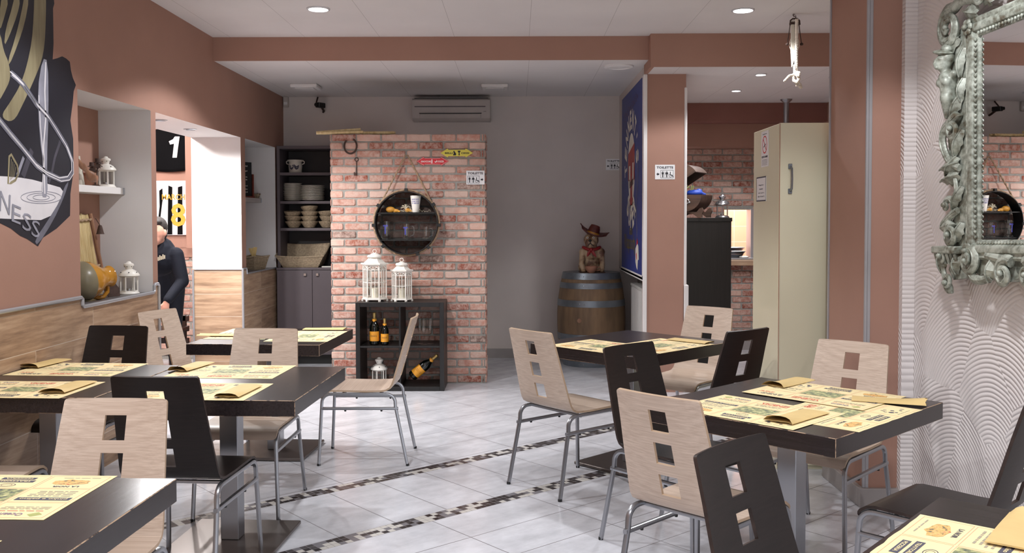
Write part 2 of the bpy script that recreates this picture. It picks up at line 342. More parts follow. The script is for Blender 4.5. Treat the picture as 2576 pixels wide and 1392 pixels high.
    def build(s, name, mats, parent=None, smooth=35, loc=None):
        me = bpy.data.meshes.new(name); me.from_pydata([tuple(v) for v in s.v], [], s.f)
        for m_ in (mats if isinstance(mats, (list, tuple)) else [mats]): me.materials.append(MT[m_] if isinstance(m_, str) else m_)
        me.polygons.foreach_set('material_index', s.mi)
        if any(c is not None for c in s.col):
            ca = me.color_attributes.new('Col', 'FLOAT_COLOR', 'CORNER'); arr = []
            for p, c in zip(me.polygons, s.col): arr += list((*(c or (.5, .5, .5)), 1))*len(p.vertices)
            ca.data.foreach_set('color', arr)
        bm = bmesh.new(); bm.from_mesh(me); bmesh.ops.remove_doubles(bm, verts=bm.verts, dist=1e-6) if smooth else None
        bmesh.ops.recalc_face_normals(bm, faces=bm.faces) if smooth != 'keep' else None
        bm.to_mesh(me); bm.free()
        if smooth:
            me.shade_smooth(); me.set_sharp_from_angle(angle=math.radians(smooth if smooth != 'keep' else 35))
        o = bpy.data.objects.new(name, me); COL.objects.link(o)
        if parent: o.parent = parent
        if loc: o.location = loc
        return o
def tag(o, label=None, cat=None, group=None, kind=None):
    if label: o['label'] = label
    if cat: o['category'] = cat
    if group: o['group'] = group
    if kind: o['kind'] = kind
    return o
def thing(name, label, cat, loc=(0, 0, 0), rz=0.0, group=None, rot=None):
    o = bpy.data.objects.new(name, None); COL.objects.link(o); o.empty_display_size = .1
    o.location = loc; o.rotation_euler = rot if rot else (0, 0, rz); return tag(o, label, cat, group)
def struct(name, mb, mats, smooth=35): return tag(mb.build(name, mats, None, smooth), kind='structure')
def kids(o): return [c for c in o.children]
def dup(o, loc, rz=0.0, label=None, group=None, parent=None, top=True):
    c = o.copy(); COL.objects.link(c)
    if top:
        c.location = loc; c.rotation_euler = (0, 0, rz)
        if label: c['label'] = label
        if group: c['group'] = group
    else: c.parent = parent
    for ch in kids(o): dup(ch, None, parent=c, top=False)
    return c
_tc = {}
def text2d(s, size=1.0, bold=0.0, res=2):
    key = (s, bold)
    if key not in _tc:
        cu = bpy.data.curves.new('t', 'FONT'); cu.body = s; cu.resolution_u = res; cu.offset = bold; cu.align_x = 'CENTER'; cu.align_y = 'CENTER'; cu.fill_mode = 'FRONT'
        ob = bpy.data.objects.new('t', cu); COL.objects.link(ob); bpy.context.view_layer.update()
        me = bpy.data.meshes.new_from_object(ob)
        vs = [(v.co.x, v.co.y) for v in me.vertices]; fs = [tuple(p.vertices) for p in me.polygons]
        bpy.data.objects.remove(ob); bpy.data.curves.remove(cu); bpy.data.meshes.remove(me)
        xs = [v[0] for v in vs]; ys = [v[1] for v in vs]; cx = (min(xs)+max(xs))/2; cy = (min(ys)+max(ys))/2
        _tc[key] = ([(a-cx, b-cy) for a, b in vs], fs, max(xs)-min(xs), max(ys)-min(ys))
    return _tc[key]
def add_text(mb, s, W, H, fn, mi=0, bold=0.012):
    """text stretched to W x H; fn maps (a,b) in metres to a 3D point"""
    vs, fs, tw, th = text2d(s, bold=bold)
    mb.add([fn(a/tw*W, b/th*H) for a, b in vs], fs, mi)
def blob(name, prims, mat, parent=None, voxel=.008, smooth_it=2):
    """one continuous skin over balls ('s',c,r,scale) and tapered limbs ('c',p0,p1,r0,r1)"""
    mb = MB()
    for p in prims:
        if p[0] == 's': mb.sphere(p[1], p[2], 16, 10, sc=p[3] if len(p) > 3 else (1, 1, 1), rot=p[4] if len(p) > 4 else None)
        else:
            a, b = Vector(p[1]), Vector(p[2]); n = 5
            pts = [a.lerp(b, i/n) for i in range(n+1)]; mb.tube(pts, [p[3]+(p[4]-p[3])*i/n for i in range(n+1)], 14)
            mb.sphere(p[1], p[3], 14, 8); mb.sphere(p[2], p[4], 14, 8)
    o = mb.build(name, mat, parent, smooth=60)
    r = o.modifiers.new('skin', 'REMESH'); r.mode = 'VOXEL'; r.voxel_size = voxel; r.use_smooth_shade = True
    if smooth_it: q = o.modifiers.new('soft', 'SMOOTH'); q.iterations = smooth_it; q.factor = .5
    return o

# ================================================================== SETTING
XL = -2.5
fl = MB(); fl.quad((-7, -3, 0), (5, -3, 0), (5, 13, 0), (-7, 13, 0)); struct('floor', fl, 'floor', 0)
# ceilings: high part, lowered alcove, lowered kitchen side
c = MB(); c.box(-2.95, 3.5, -3, 7.75, 3.0, 3.06); struct('ceiling', c, 'ceil', 0)
c = MB(); c.box(-2.95, 1.12, 7.72, 10.2, 2.81, 2.99); struct('ceiling_alcove', c, 'ceil', 0)
c = MB(); c.box(1.12, 3.6, 7.62, 10.7, 2.735, 2.99); struct('ceiling_kitchen', c, 'ceil', 0)
c = MB(); c.box(XL, 1.09, 7.70, 7.72, 2.808, 3.0); c.box(1.09, 3.5, 7.60, 7.62, 2.733, 3.0); c.box(1.09, 1.12, 7.62, 8.0, 2.733, 3.0); c.box(1.63, 1.95, 5.2, 5.37, 2.75, 3.0)
struct('trim_1', c, 'terra', 0)
# left wall; mats: terra, wood tile, white, wood tile (y faces), sill
L = MB(); T_, W_, H_, V_, D_ = 0, 1, 2, 3, 4
def pier(y0, y1, ny=H_, py=H_, nyl=None):
    L.box(-2.95, XL, y0, y1, 0, 1.05, T_, {'+x': W_, '-y': V_ if nyl is None else nyl, '+y': V_})
    L.box(-2.95, XL, y0, y1, 1.05, 3.06, T_, {'-y': ny, '+y': py})
pier(-3, 5.31); pier(6.37, 6.455, H_, T_, H_); pier(8.44, 8.575); pier(9.64, 10.2, H_, T_, H_)
for y0, y1 in ((5.31, 6.37), (8.575, 9.64)):
    L.box(-2.95, XL, y0, y1, 0, 1.0, T_, {'+x': W_, '+z': D_}); L.box(-2.95, XL, y0, y1, 2.245, 3.06, T_, {'-z': H_}); L.box(-2.95, -2.86, y0, y1, 1.0, 2.245, T_)
L.box(-2.95, XL, 6.455, 8.44, 2.243, 3.06, T_, {'-z': H_})
struct('wall_left', L, ['terra', 'tile_x', 'white', 'tile_y', 'mosaic'], 0)
t = MB(); x = XL+.006
t.tube([(x, -3, 1.055), (x, 5.30, 1.055), (x, 5.315, 1.045), (x, 5.315, 1.012), (x, 5.33, 1.0), (x, 6.36, 1.0), (x, 6.375, 1.012), (x, 6.375, 1.045), (x, 6.385, 1.055), (x, 6.44, 1.055), (x, 6.455, 1.04), (x, 6.455, 0.0)], .011, 8)
t.tube([(x, 8.44, 0), (x, 8.44, 1.045)], .011, 8); t.tube([(-2.93, 8.434, 1.045), (x, 8.434, 1.045)], .006, 8); t.tube([(-2.945, 8.434, 0), (-2.945, 8.434, 1.045)], .009, 8)
t.tube([(x, 8.44, 1.05), (x, 8.56, 1.05), (x, 8.575, 1.0), (x, 9.63, 1.0)], .007, 8)
struct('trim_2', t, 'alu')
# back wall and alcove
b = MB(); b.box(-2.5, 1.5, 10.0, 10.12, 0, 2.85); b.box(1.30, 1.42, 8.15, 10.0, 0, 2.81); b.box(1.10, 1.30, 8.15, 10.0, 0.965, 2.81, 0, {'-z': 0})
struct('wall_back', b, 'taupe', 0)
b = MB(); b.box(-2.5, 1.3, 9.985, 10.0, 0, .1); struct('baseboard_back', b, 'skirt', 0)
b = MB(); b.box(1.10, 1.45, 8.0, 8.15, 0, 2.735); struct('wall_alcove_pillar', b, 'terra', 0)
b = MB(); b.rbox(1.085, 1.118, 7.985, 8.03, 0, 2.733, .004); b.rbox(1.436, 1.458, 7.985, 8.16, 0, 2.62, .004); b.rbox(1.436, 1.475, 7.975, 8.16, 0, .93, .006)
b.rbox(1.092, 1.30, 8.03, 9.75, .955, .99, .003); b.rbox(1.092, 1.106, 8.03, 9.75, .965, 1.005, .003); b.rbox(1.092, 1.106, 8.03, 8.12, .965, 2.735, .003)
struct('trim_3', b, 'white')
# right pillar + plaster wall (the plaster wall turns 3.8 degrees)
TA = math.tan(math.radians(3.8))
def pw(y): return 2.035+(4.77-y)*TA
b = MB(); b.box(1.80, 2.04, 4.80, 5.37, 0, 3.0); struct('wall_right_pillar', b, 'terra', 0)
b = MB(); b.rbox(1.772, 2.04, 4.772, 4.80, 0, .1, .003); b.rbox(1.772, 1.80, 4.80, 5.37, 0, .1, .003); b.box(3.3, 3.32, 5.4, 10.6, 0, .1)
struct('baseboard_right', b, 'skirt')
b = MB(); b.rbox(1.792, 1.806, 4.792, 4.806, .1, 3.0, .002); b.rbox(1.806, 1.822, 4.792, 4.80, .1, 3.0, .001); b.rbox(1.792, 1.804, 5.355, 5.372, .1, 3.0, .002); struct('trim_4', b, 'greycorner')
b = MB()
b.add([(pw(4.77)-.0, 4.77, 0), (pw(-3), -3, 0), (pw(-3), -3, 3.0), (pw(4.77), 4.77, 3.0), (pw(4.77)+.3, 4.77, 0), (pw(-3)+.3, -3, 0), (pw(-3)+.3, -3, 3), (pw(4.77)+.3, 4.77, 3)],
      [(0, 1, 2, 3), (4, 7, 6, 5), (0, 3, 7, 4), (1, 5, 6, 2), (3, 2, 6, 7)])
b.box(1.972, 2.035, 4.76, 4.80, 0, 3.0)
struct('wall_right', b, 'plaster', 0)
# kitchen side shell
b = MB(); b.box(2.04, 3.5, 5.30, 5.42, 0, 3.0); b.box(3.32, 3.45, 5.3, 10.7, 0, 2.9); struct('wall_right_rear', b, 'terra', 0)
b = MB(); b.box(1.42, 3.32, 10.0, 10.25, 2.536, 2.74); struct('trim_5', b, 'darkband', 0)
b = MB(); b.box(1.42, 3.32, 10.25, 10.6, 2.29, 2.74); struct('trim_6', b, 'terra', 0)

# ---- brickwork
BR = ['c59a8a', 'b47c6c', 'cfa898', '9f6352', 'd0b0a2', '93503f', 'be8c7b', 'bb8877', 'c9a192', 'a8705f', 'c39080']
def bricks(mb, x0, x1, z0, z1, fmap, bl=.2125, pitch=.0733, hole=None, dark=1.0, sd=1, stubs=True):
    """courses of single bricks, fmap(a, z, d) -> point, d = distance proud of the wall"""
    R = random.Random(sd); row = 0; zt = z1; L_ = bl+.014
    while zt-pitch > z0-.02:
        zb = max(z0, zt-pitch+.013); a = x0+(.018 if row % 2 == 0 else -L_/2+.018)
        if row % 2 == 0 and stubs:
            _brick(mb, x0, x0+.009, zb, zt, fmap, R, dark)
        while a < x1-.02:
            s0, s1 = max(a, x0), min(a+bl+R.uniform(-.004, .004), x1)
            if s1 > x1-.03 and row % 2 == 0: s1 = min(s1, x1-.018)
            if s1-s0 > .012 and not (hole and s1 > hole[0] and s0 < hole[1] and zt > hole[2] and zb < hole[3]): _brick(mb, s0, s1, zb, zt-R.uniform(0, .002), fmap, R, dark)
            elif hole and s1 > hole[0] and s0 < hole[1] and zt > hole[2] and zb < hole[3]:
                if s0 < hole[0]-.02: _brick(mb, s0, hole[0]-.004, zb, zt, fmap, R, dark)
                if s1 > hole[1]+.02: _brick(mb, hole[1]+.004, s1, zb, zt, fmap, R, dark)
            a += L_
        if row % 2 == 0 and stubs: _brick(mb, x1-.01, x1, zb, zt, fmap, R, dark)
        zt -= pitch; row += 1
def _brick(mb, a0, a1, z0, z1, fmap, R, dark):
    c = rgb(R.choice(BR)); k = R.uniform(.85, 1.1)*dark
    if R.random() < .06: c = rgb('7b6259')
    col = tuple(min(1, q*k) for q in c); i = min(.006, (a1-a0)*.25); d0 = .0; d1 = R.uniform(.006, .011); n = max(1, int((a1-a0)/.05))
    def J(s): return R.uniform(-s, s)
    # outline polygon with rough edges and worn corners, front face inset
    ca, cz = (a0+a1)/2, (z0+z1)/2; w2, h2 = (a1-a0)/2, (z1-z0)/2; rr = min(.011, w2*.5)*R.uniform(.5, 1.2); out = []
    for sx, sz, q0 in ((1, -1, -PI/2), (1, 1, 0), (-1, 1, PI/2), (-1, -1, PI)):
        for k_ in range(3): q = q0+PI/4*k_; out.append((ca+sx*(w2-rr)+rr*math.cos(q)+J(.001), cz+sz*(h2-rr)+rr*math.sin(q)+J(.0012)))
        if sx == 1 and sz == 1 or sx == -1 and sz == -1:
            for k_ in range(1, n): out.append((ca+sx*(w2-rr)-sx*(2*w2-2*rr)*k_/n, cz+sz*h2+J(.0022)))
    inn = [(ca+(a-ca)*(1-i/w2), cz+(b-cz)*(1-i/h2)) for a, b in out]
    m = len(out); vs = [fmap(q, zz, 0) for q, zz in out]+[fmap(q, zz, d1) for q, zz in inn]
    mb.add(vs, [(q, (q+1) % m, m+(q+1) % m, m+q) for q in range(m)]+[tuple(range(m, 2*m))], 1, col)
PBY = 8.45
PB0 = on_y(833, 700, PBY).x; PB1 = on_y(1222, 700, PBY).x; PBZ = on_y(1020, 338, PBY).z
b = MB(); b.box(PB0+.004, PB1-.004, PBY, PBY+.30, 0, PBZ-.004)
bricks(b, PB0, PB1, 0, PBZ, lambda a, z, d: (a, PBY-d, z))
bricks(b, PBY, PBY+.30, 0, PBZ, lambda a, z, d: (PB1-.004+d, a, z), sd=4)
struct('wall_brick_partition', b, ['mortar', 'brick'], 25)
# kitchen brick wall with serving hatch
HX0, HX1, HZ0, HZ1 = 2.36, 2.665, 1.055, 1.60
b = MB()
for x0, x1, z0, z1 in ((1.42, HX0, 0, 2.32), (HX1, 3.32, 0, 2.32), (HX0, HX1, 0, HZ0), (HX0, HX1, HZ1, 2.32)): b.box(x0, x1, 10.6, 10.75, z0, z1)
bricks(b, 1.42, 3.32, .1, 2.29, lambda a, z, d: (a, 10.6-d, z), hole=(HX0, HX1, HZ0, HZ1), dark=.85, sd=9, stubs=False)
struct('wall_brick_kitchen', b, ['mortar', 'brick'], 25)
b = MB(); b.box(1.42, 3.32, 10.58, 10.6, 0, .1); struct('baseboard_kitchen', b, 'skirt', 0)
b = MB(); b.rbox(HX0-.9, HX1+.12, 10.44, 10.6, HZ0-.085, HZ0-.02, .004); struct('trim_7', b, 'tile_y')
b = MB(); b.rbox(HX1-.012, HX1+.028, 10.56, 10.77, HZ0-.02, HZ1+.01, .003); b.rbox(HX0-.9, HX1+.12, 10.47, 10.77, HZ0-.02, HZ0, .003); struct('trim_8', b, 'alu')
# the tiled kitchen beyond the hatch
b = MB(); b.box(1.6, 3.6, 12.0, 12.1, 0, 2.6); b.box(3.6, 3.7, 10.75, 12.1, 0, 2.6)
t = NT('peach_wall_tile'); xx, yy, zz = t.sep(t.obj())
br = t.n('ShaderNodeTexBrick', offset=0.0); t.set(br, 'Vector', t.comb(xx, zz)); br.inputs['Scale'].default_value = 1; br.inputs['Brick Width'].default_value = .2; br.inputs['Row Height'].default_value = .2; br.inputs['Mortar Size'].default_value = .004
for k, q in (('Color1', 'eeb596'), ('Color2', 'ebb091'), ('Mortar', 'f2d2bd')): br.inputs[k].default_value = (*rgb(q), 1)
struct('wall_kitchen_tiled', b, t.out(br.outputs[0], .35), 0)
b = MB(); b.box(1.5, 3.7, 10.75, 12.1, 2.6, 2.66); struct('ceiling_kitchen_rear', b, 'white', 0)
# ---- room beyond the left doorway
b = MB(); b.box(-5.2, -2.95, 9.9, 10.0, 1.10, 2.9, 0); b.box(-5.3, -5.2, 4.5, 10, 0, 2.9, 0); b.box(-5.2, -2.95, 4.4, 4.5, 0, 2.9, 0); b.box(-3.10, -2.95, 9.0, 9.9, 0, 2.9, 0)
struct('wall_side_room', b, 'terra', 0)
b = MB(); b.box(-5.3, -2.95, 4.4, 10.0, 2.75, 2.8); struct('ceiling_side_room', b, 'white', 0)
b = MB(); b.box(-5.2, -2.95, 9.92, 10.0, 0, 1.22); bricks(b, -5.2, -3.1, 0, 1.20, lambda a, z, d: (a, 9.92-d, z), dark=.85, sd=12, stubs=False)
struct('wall_brick_side_room', b, ['mortar', 'brick'], 25)
b = MB(); b.box(-5.2, -3.1, 9.895, 9.93, 1.20, 1.28); struct('trim_9', b, 'terra', 0)

# ================================================================== LAMPS
def downlight(x, y, z, W, label, cat='ceiling light', group='recessed ceiling spotlights', r=.07, cone=134, color=(.965, .975, 1), blend=.22, lamp=None):
    t = thing('downlight', label, cat, (x, y, z), 0, group)
    m = MB(); m.lathe([(r*1.18, 0), (r*1.18, -.006), (r, -.01), (r*.96, -.004), (r*.96, 0.0)], 28); m.build('ring', 'lampring', t)
    if W > 0:
        m = MB(); m.lathe([(r*.95, -.004), (r*.7, -.009), (.0001, -.011)], 24); m.build('lamp_face', 'lamp_on' if lamp is None else lamp, t)
        ld = bpy.data.lights.new('lamp', 'SPOT'); ld.energy = W; ld.color = color; ld.spot_size = math.radians(cone); ld.spot_blend = blend; ld.shadow_soft_size = r*.8
        lo = bpy.data.objects.new('lamp', ld); COL.objects.link(lo); lo.parent = t; lo.location = (0, 0, -.03)
    return t
names = ['left ceiling spotlight glowing near the lowered beam', 'right ceiling spotlight glowing beside the hanging rope pulley']
for i, (x, y) in enumerate(LAMPS_MAIN):
    downlight(x, y, 3.0, MAIN_W, names[i] if i < 2 else 'recessed ceiling spotlight above the dining tables nearer the camera', group='ceiling spotlights in the main room' if i < 2 else 'ceiling spotlights over the tables')
downlight(2.091, 8.017, 2.735, SIDE_W, 'nearer small spotlight in the lowered ceiling on the right', r=.042, group='small spotlights in the lowered ceiling')
downlight(2.117, 9.022, 2.735, SIDE_W, 'farther small spotlight in the lowered ceiling, above the tin lantern', r=.042, group='small spotlights in the lowered ceiling')
t_ = thing('downlight', 'small recessed spotlight seen at the edge of the right pillar', 'ceiling light', (2.78, 8.2, 2.735)); m = MB(); m.lathe([(.05, 0), (.05, -.006), (.04, -.01), (.04, 0)], 20); m.build('ring', 'lampring', t_)
pA = on_z(403, 302, 2.243); pB = on_z(478, 325, 2.243)
for p, lb in ((pA, 'unlit flush spotlight in the doorway soffit, nearer the camera'), (pB, 'unlit flush spotlight in the doorway soffit, above the white jamb')):
    t_ = thing('soffit_spotlight', lb, 'ceiling light', (p.x, p.y, 2.243), 0, 'doorway soffit spotlights'); m = MB(); m.lathe([(.052, 0), (.052, -.004), (.042, -.007), (.036, -.001), (.001, -.001)], 20); m.build('ring', 'steel', t_)
    ld = bpy.data.lights.new('lamp', 'SPOT'); ld.energy = 48; ld.spot_size = math.radians(168); ld.spot_blend = .3; ld.shadow_soft_size = .03  # added spot that brightens the white jamb; the fixture itself is unlit
    lo = bpy.data.objects.new('lamp', ld); COL.objects.link(lo); lo.parent = t_; lo.location = (0, 0, -.02)
for x, y, z, W in ((-3.5, 7.2, 2.7, 120), (-3.9, 8.8, 2.7, 50), (2.4, 11.3, 2.55, 90)):
    ld = bpy.data.lights.new('room_lamp', 'POINT'); ld.energy = W; ld.shadow_soft_size = .15; ld.color = (1, .97, .95)
    lo = bpy.data.objects.new('room_lamp', ld); COL.objects.link(lo); lo.location = (x, y, z)

# ================================================================== CHAIRS AND TABLES
def chair_shell():
    """returns list of (y,z) along the ply from top of back to front curl, with arclength"""
    P = [(-.302, .895), (-.268, .78), (-.235, .66), (-.203, .55), (-.190, .505), (-.178, .478), (-.158, .461), (-.13, .455), (-.02, .452), (.10, .455), (.19, .456), (.225, .448), (.243, .430), (.248, .405)]
    return P
def half_w(z, y):
    if z > .47: return .205-(z-.47)/.425*.030
    return .205
def samp(P, s):
    for a, b in zip(P, P[1:]):
        d = math.hypot(b[0]-a[0], b[1]-a[1])
        if s <= d: k = s/d; return (a[0]+(b[0]-a[0])*k, a[1]+(b[1]-a[1])*k)
        s -= d
    return P[-1]
def shell_part(s0, s1, P, holes, rtop, rbot):
    """grid over arclength s0..s1; thickness .011"""
    ss = set([s0, s1])
    for a, b in holes: ss |= {a, b}
    k = s0
    while k < s1: ss.add(k); k += .03
    for q in ((.002, .006, .011) if rtop else (.004, .012, .022)):
        if rtop: ss.add(s0+q)
        if rbot: ss.add(s1-q)
    ss = sorted(ss); ss = [q for i, q in enumerate(ss) if i == 0 or q-ss[i-1] > .0015 or q in (s1,)]
    cols = [-1, -.97, -.9, -.66, -.4, -.205, 0, .205, .4, .66, .9, .97, 1]; n = len(cols)
    fr = []; bk = []; T = .0055
    for s in ss:
        y, z = samp(P, s); y2, z2 = samp(P, min(s+.004, s1+.004)); y1, z1 = samp(P, max(s-.004, 0)); ty, tz = y2-y1, z2-z1; l = math.hypot(ty, tz) or 1; ny, nz = -tz/l, ty/l
        w = half_w(z, y); R = .011 if rtop else .024
        if rtop and s-s0 < R: w -= R-math.sqrt(max(0, R*R-(R-(s-s0))**2))
        if rbot and s1-s < R: w -= R-math.sqrt(max(0, R*R-(R-(s1-s))**2))
        for c_ in cols:
            cv = .016*(1-c_*c_) if z > .5 else .016*(1-c_*c_)*max(0, (z-.455)/.045)
            X = c_*w; Y = y-cv; Z = z
            fr.append((X, Y+ny*T, Z+nz*T)); bk.append((X, Y-ny*T, Z-nz*T))
    mb = MB(); N = len(fr); m = len(ss); vs = fr+bk; fs = []; mi = []
    def hole(i, j):
        mid = (ss[i]+ss[i+1])/2
        return any(a < mid < b for a, b in holes) and cols[j] >= -.205 and cols[j+1] <= .205
    for i in range(m-1):
        for j in range(n-1):
            a = i*n+j; q = (a, a+1, a+n+1, a+n)
            if hole(i, j): continue
            fs.append(q); mi.append(0); fs.append(tuple(N+v for v in reversed(q))); mi.append(0)
            for (di, dj, e) in ((-1, 0, (a, a+1)), (1, 0, (a+n+1, a+n)), (0, -1, (a+n, a)), (0, 1, (a+1, a+n+1))):
                ii, jj = i+di, j+dj
                if ii < 0 or ii > m-2 or jj < 0 or jj > n-2 or hole(ii, jj):
                    if (ii < 0 and not rtop) or (ii > m-2 and not rbot): continue
                    fs.append((e[1], e[0], N+e[0], N+e[1])); mi.append(1)
    for f, q in zip(fs, mi): mb.f.append(list(f)); mb.mi.append(q); mb.col.append(None)
    mb.v = [Vector(p) for p in vs]
    return mb
def arc(c, r, a0, a1, n=5): return [(c[0]+r*math.cos(a0+(a1-a0)*i/n), c[1]+r*math.sin(a0+(a1-a0)*i/n)) for i in range(n+1)]
def make_chair(kind, label, group):
    v, e = ('oak', 'edge_oak') if kind == 'pale' else ('wenge', 'edge_wenge')
    t = thing('dining_chair', label, 'chair', (0, 0, 0), 0, group); P = chair_shell()
    SB = .445
    h0 = [(.058+i*.125, .058+i*.125+.083) for i in range(3)]
    shell_part(0, SB, P, h0, True, False).build('backrest', [v, e], t, 30)
    shell_part(SB, sum(math.hypot(b[0]-a[0], b[1]-a[1]) for a, b in zip(P, P[1:])), P, [], False, True).build('seat', [v, e], t, 30)
    r = .0095; zt = .436
    for sx in (-1, 1):
        X = .2*sx; Xf = .214*sx
        front = [(.262, 0), (.243, zt-.06)]+[(.243-.055+.055*math.cos(a), zt-.055+.055*math.sin(a)) for a in [i*PI/2/6 for i in range(1, 7)]]
        back = [(-.278, 0), (-.205, zt-.075)]+[(-.150-.055*math.cos(a), zt-.055+.055*math.sin(a)) for a in [i*PI/2/6 for i in range(1, 7)]]
        for pth in (front, back):
            m = MB(); m.tube([(Xf+(X-Xf)*min(1, z/.38), y, z) for y, z in pth], r, 12, sq=True, up=(1, 0, 0)); o = m.build('leg', 'steel', t, 40)
            m = MB(); p = pth[0]; m.lathe([(.0105, -.0), (.0115, .006), (.0105, .014)], 10, (Xf, p[0], 0)); m.build('foot_cap', 'black', o)
        m = MB(); m.tube([(X, .188, zt), (X, -.15, zt)], r, 12, sq=True, up=(1, 0, 0)); m.build('seat_rail', 'steel', t, 40)
        m = MB(); m.tube([(X*1.01, .247, .348), (X*1.01, -.222, .348)], r*.95, 12, sq=True, up=(1, 0, 0)); o = m.build('side_stretcher', 'steel', t, 40)
        for yy in (.10, -.12):
            m = MB(); m.lathe([(.006, -.008), (.007, 0)], 8, (X*1.01, yy, .339)); m.build('stud', 'black', o)
    for yy in (.12, -.11):
        m = MB(); m.tube([(-.2, yy, .432), (.2, yy, .432)], .008, 10, sq=True); m.build('cross_bar', 'steel', t, 40)
    return t
proto = {'pale': None, 'dark': None}
def put_chair(kind, x, y, facing, label):
    """facing in degrees, direction the sitter looks, measured from +X"""
    g = 'pale plywood dining chairs' if kind == 'pale' else 'dark plywood dining chairs'; rz = math.radians(facing-90)
    if proto[kind] is None:
        o = proto[kind] = make_chair(kind, label, g); o.location = (x, y, 0); o.rotation_euler = (0, 0, rz); return o
    return dup(proto[kind], (x, y, 0), rz, label, g)
def from_top(p1, p2, facing):
    """chair floor position from the photographed ends of the top edge of its back"""
    a, b = on_z(*p1, .893), on_z(*p2, .893); c_ = (a+b)/2; f = math.radians(facing)
    return c_.x+.305*math.cos(f), c_.y+.305*math.sin(f)
CH = [
 ('pale', (165, 1003), (425, 1007), -92, 'pale chair at the front left, facing the camera behind the nearest left table'),
 ('dark', (278, 945), (500, 953), 86, 'dark chair seen from behind, drawn up to the joined left tables'),
 ('dark', (222, 820), (378, 822), -96, 'dark chair against the wood dado behind the joined left tables'),
 ('pale', (366, 785), (420, 779), -22, 'pale chair turned sideways in front of the doorway with the person'),
 ('pale', (592, 828), (748, 828), -91, 'pale chair between the joined left tables and the table before the brick partition'),
 ('pale', (1279, 825), (1388, 840), 40, 'pale chair with its back to the aisle, at the table by the barrel'),
 ('dark', (1518, 876), (1638, 860), -49, 'dark chair between the two right tables, partly behind the large pale chair'),
 ('pale', (1550, 978), (1761, 1012), 45, 'large pale chair seen from behind at the right table with four placemats'),
 ('dark', (1740, 1153), (1920, 1085), -44, 'dark chair at the bottom of the picture, nearest the camera'),
 ('pale', (2059, 854), (2239, 868), -133, 'pale chair against the right pillar, facing the right table'),
 ('dark', (1827, 836), (1938, 825), 127, 'dark chair in front of the cream cupboard'),
 ('pale', (1734, 770), (1840, 777), -131, 'pale chair in front of the tall black cabinet'),
]
for k, a, b_, f, lb in CH:
    x, y = from_top(a, b_, f); put_chair(k, x, y, f, lb)
put_chair('pale', -.945, 5.82, 180, 'pale chair standing sideways in front of the cube shelf')
put_chair('dark', 1.565, 3.335, 133, 'dark chair at the right edge in front of the combed plaster wall')
put_chair('pale', -2.22, 3.70, 90, 'pale chair at the left edge with only its seat showing under the joined tables')

def make_table(w_, d_, cx, cy, deg, label, group):
    t = thing('dining_table', label, 'table', (cx, cy, 0), math.radians(deg), group)
    m = MB(); m.rbox(-w_/2, w_/2, -d_/2, d_/2, .682, .75, .0022, 0, 1); m.build('tabletop', ['top', 'worn'], t, 0)
    m = MB(); m.rbox(-.042, .042, -.042, .042, .022, .68, .003); m.build('pedestal', 'steel', t, 0)
    m = MB(); m.rbox(-.25, .25, -.25, .25, .004, .022, .003); m.build('base_plate', 'plate', t, 0)
    m = MB(); m.box(-.15, .15, -.15, .15, .672, .682); m.build('mounting_plate', 'black', t, 0)
    return t
TB = dict(
 A=(.86, .88, -2.19, 4.345, -3.0, 'dark square table against the left wall, joined to its neighbour'),
 B=(.86, .88, -1.325, 4.28, -3.0, 'dark square table joined to the one by the left wall, aisle side'),
 FL=(.82, .82, -1.56, 5.96, -4.0, 'dark square table before the brick partition, left of the cube shelf'),
 NL=(.88, .88, -1.445, 2.245, -2.5, 'dark table cut off by the bottom left corner of the picture'),
 R=(.905, .84, 1.118, 3.762, 44.0, 'dark table standing diagonally on the right with four paper placemats and pouches'),
 FR=(.93, .82, .70, 5.625, 44.5, 'dark table standing diagonally in front of the wine barrel'),
 NR=(.84, .90, 1.20, 1.873, 49.0, 'dark table cut off by the bottom right corner of the picture'))
for k, (w_, d_, cx, cy, dg, lb) in TB.items(): make_table(w_, d_, cx, cy, dg, lb, 'dark pedestal tables')

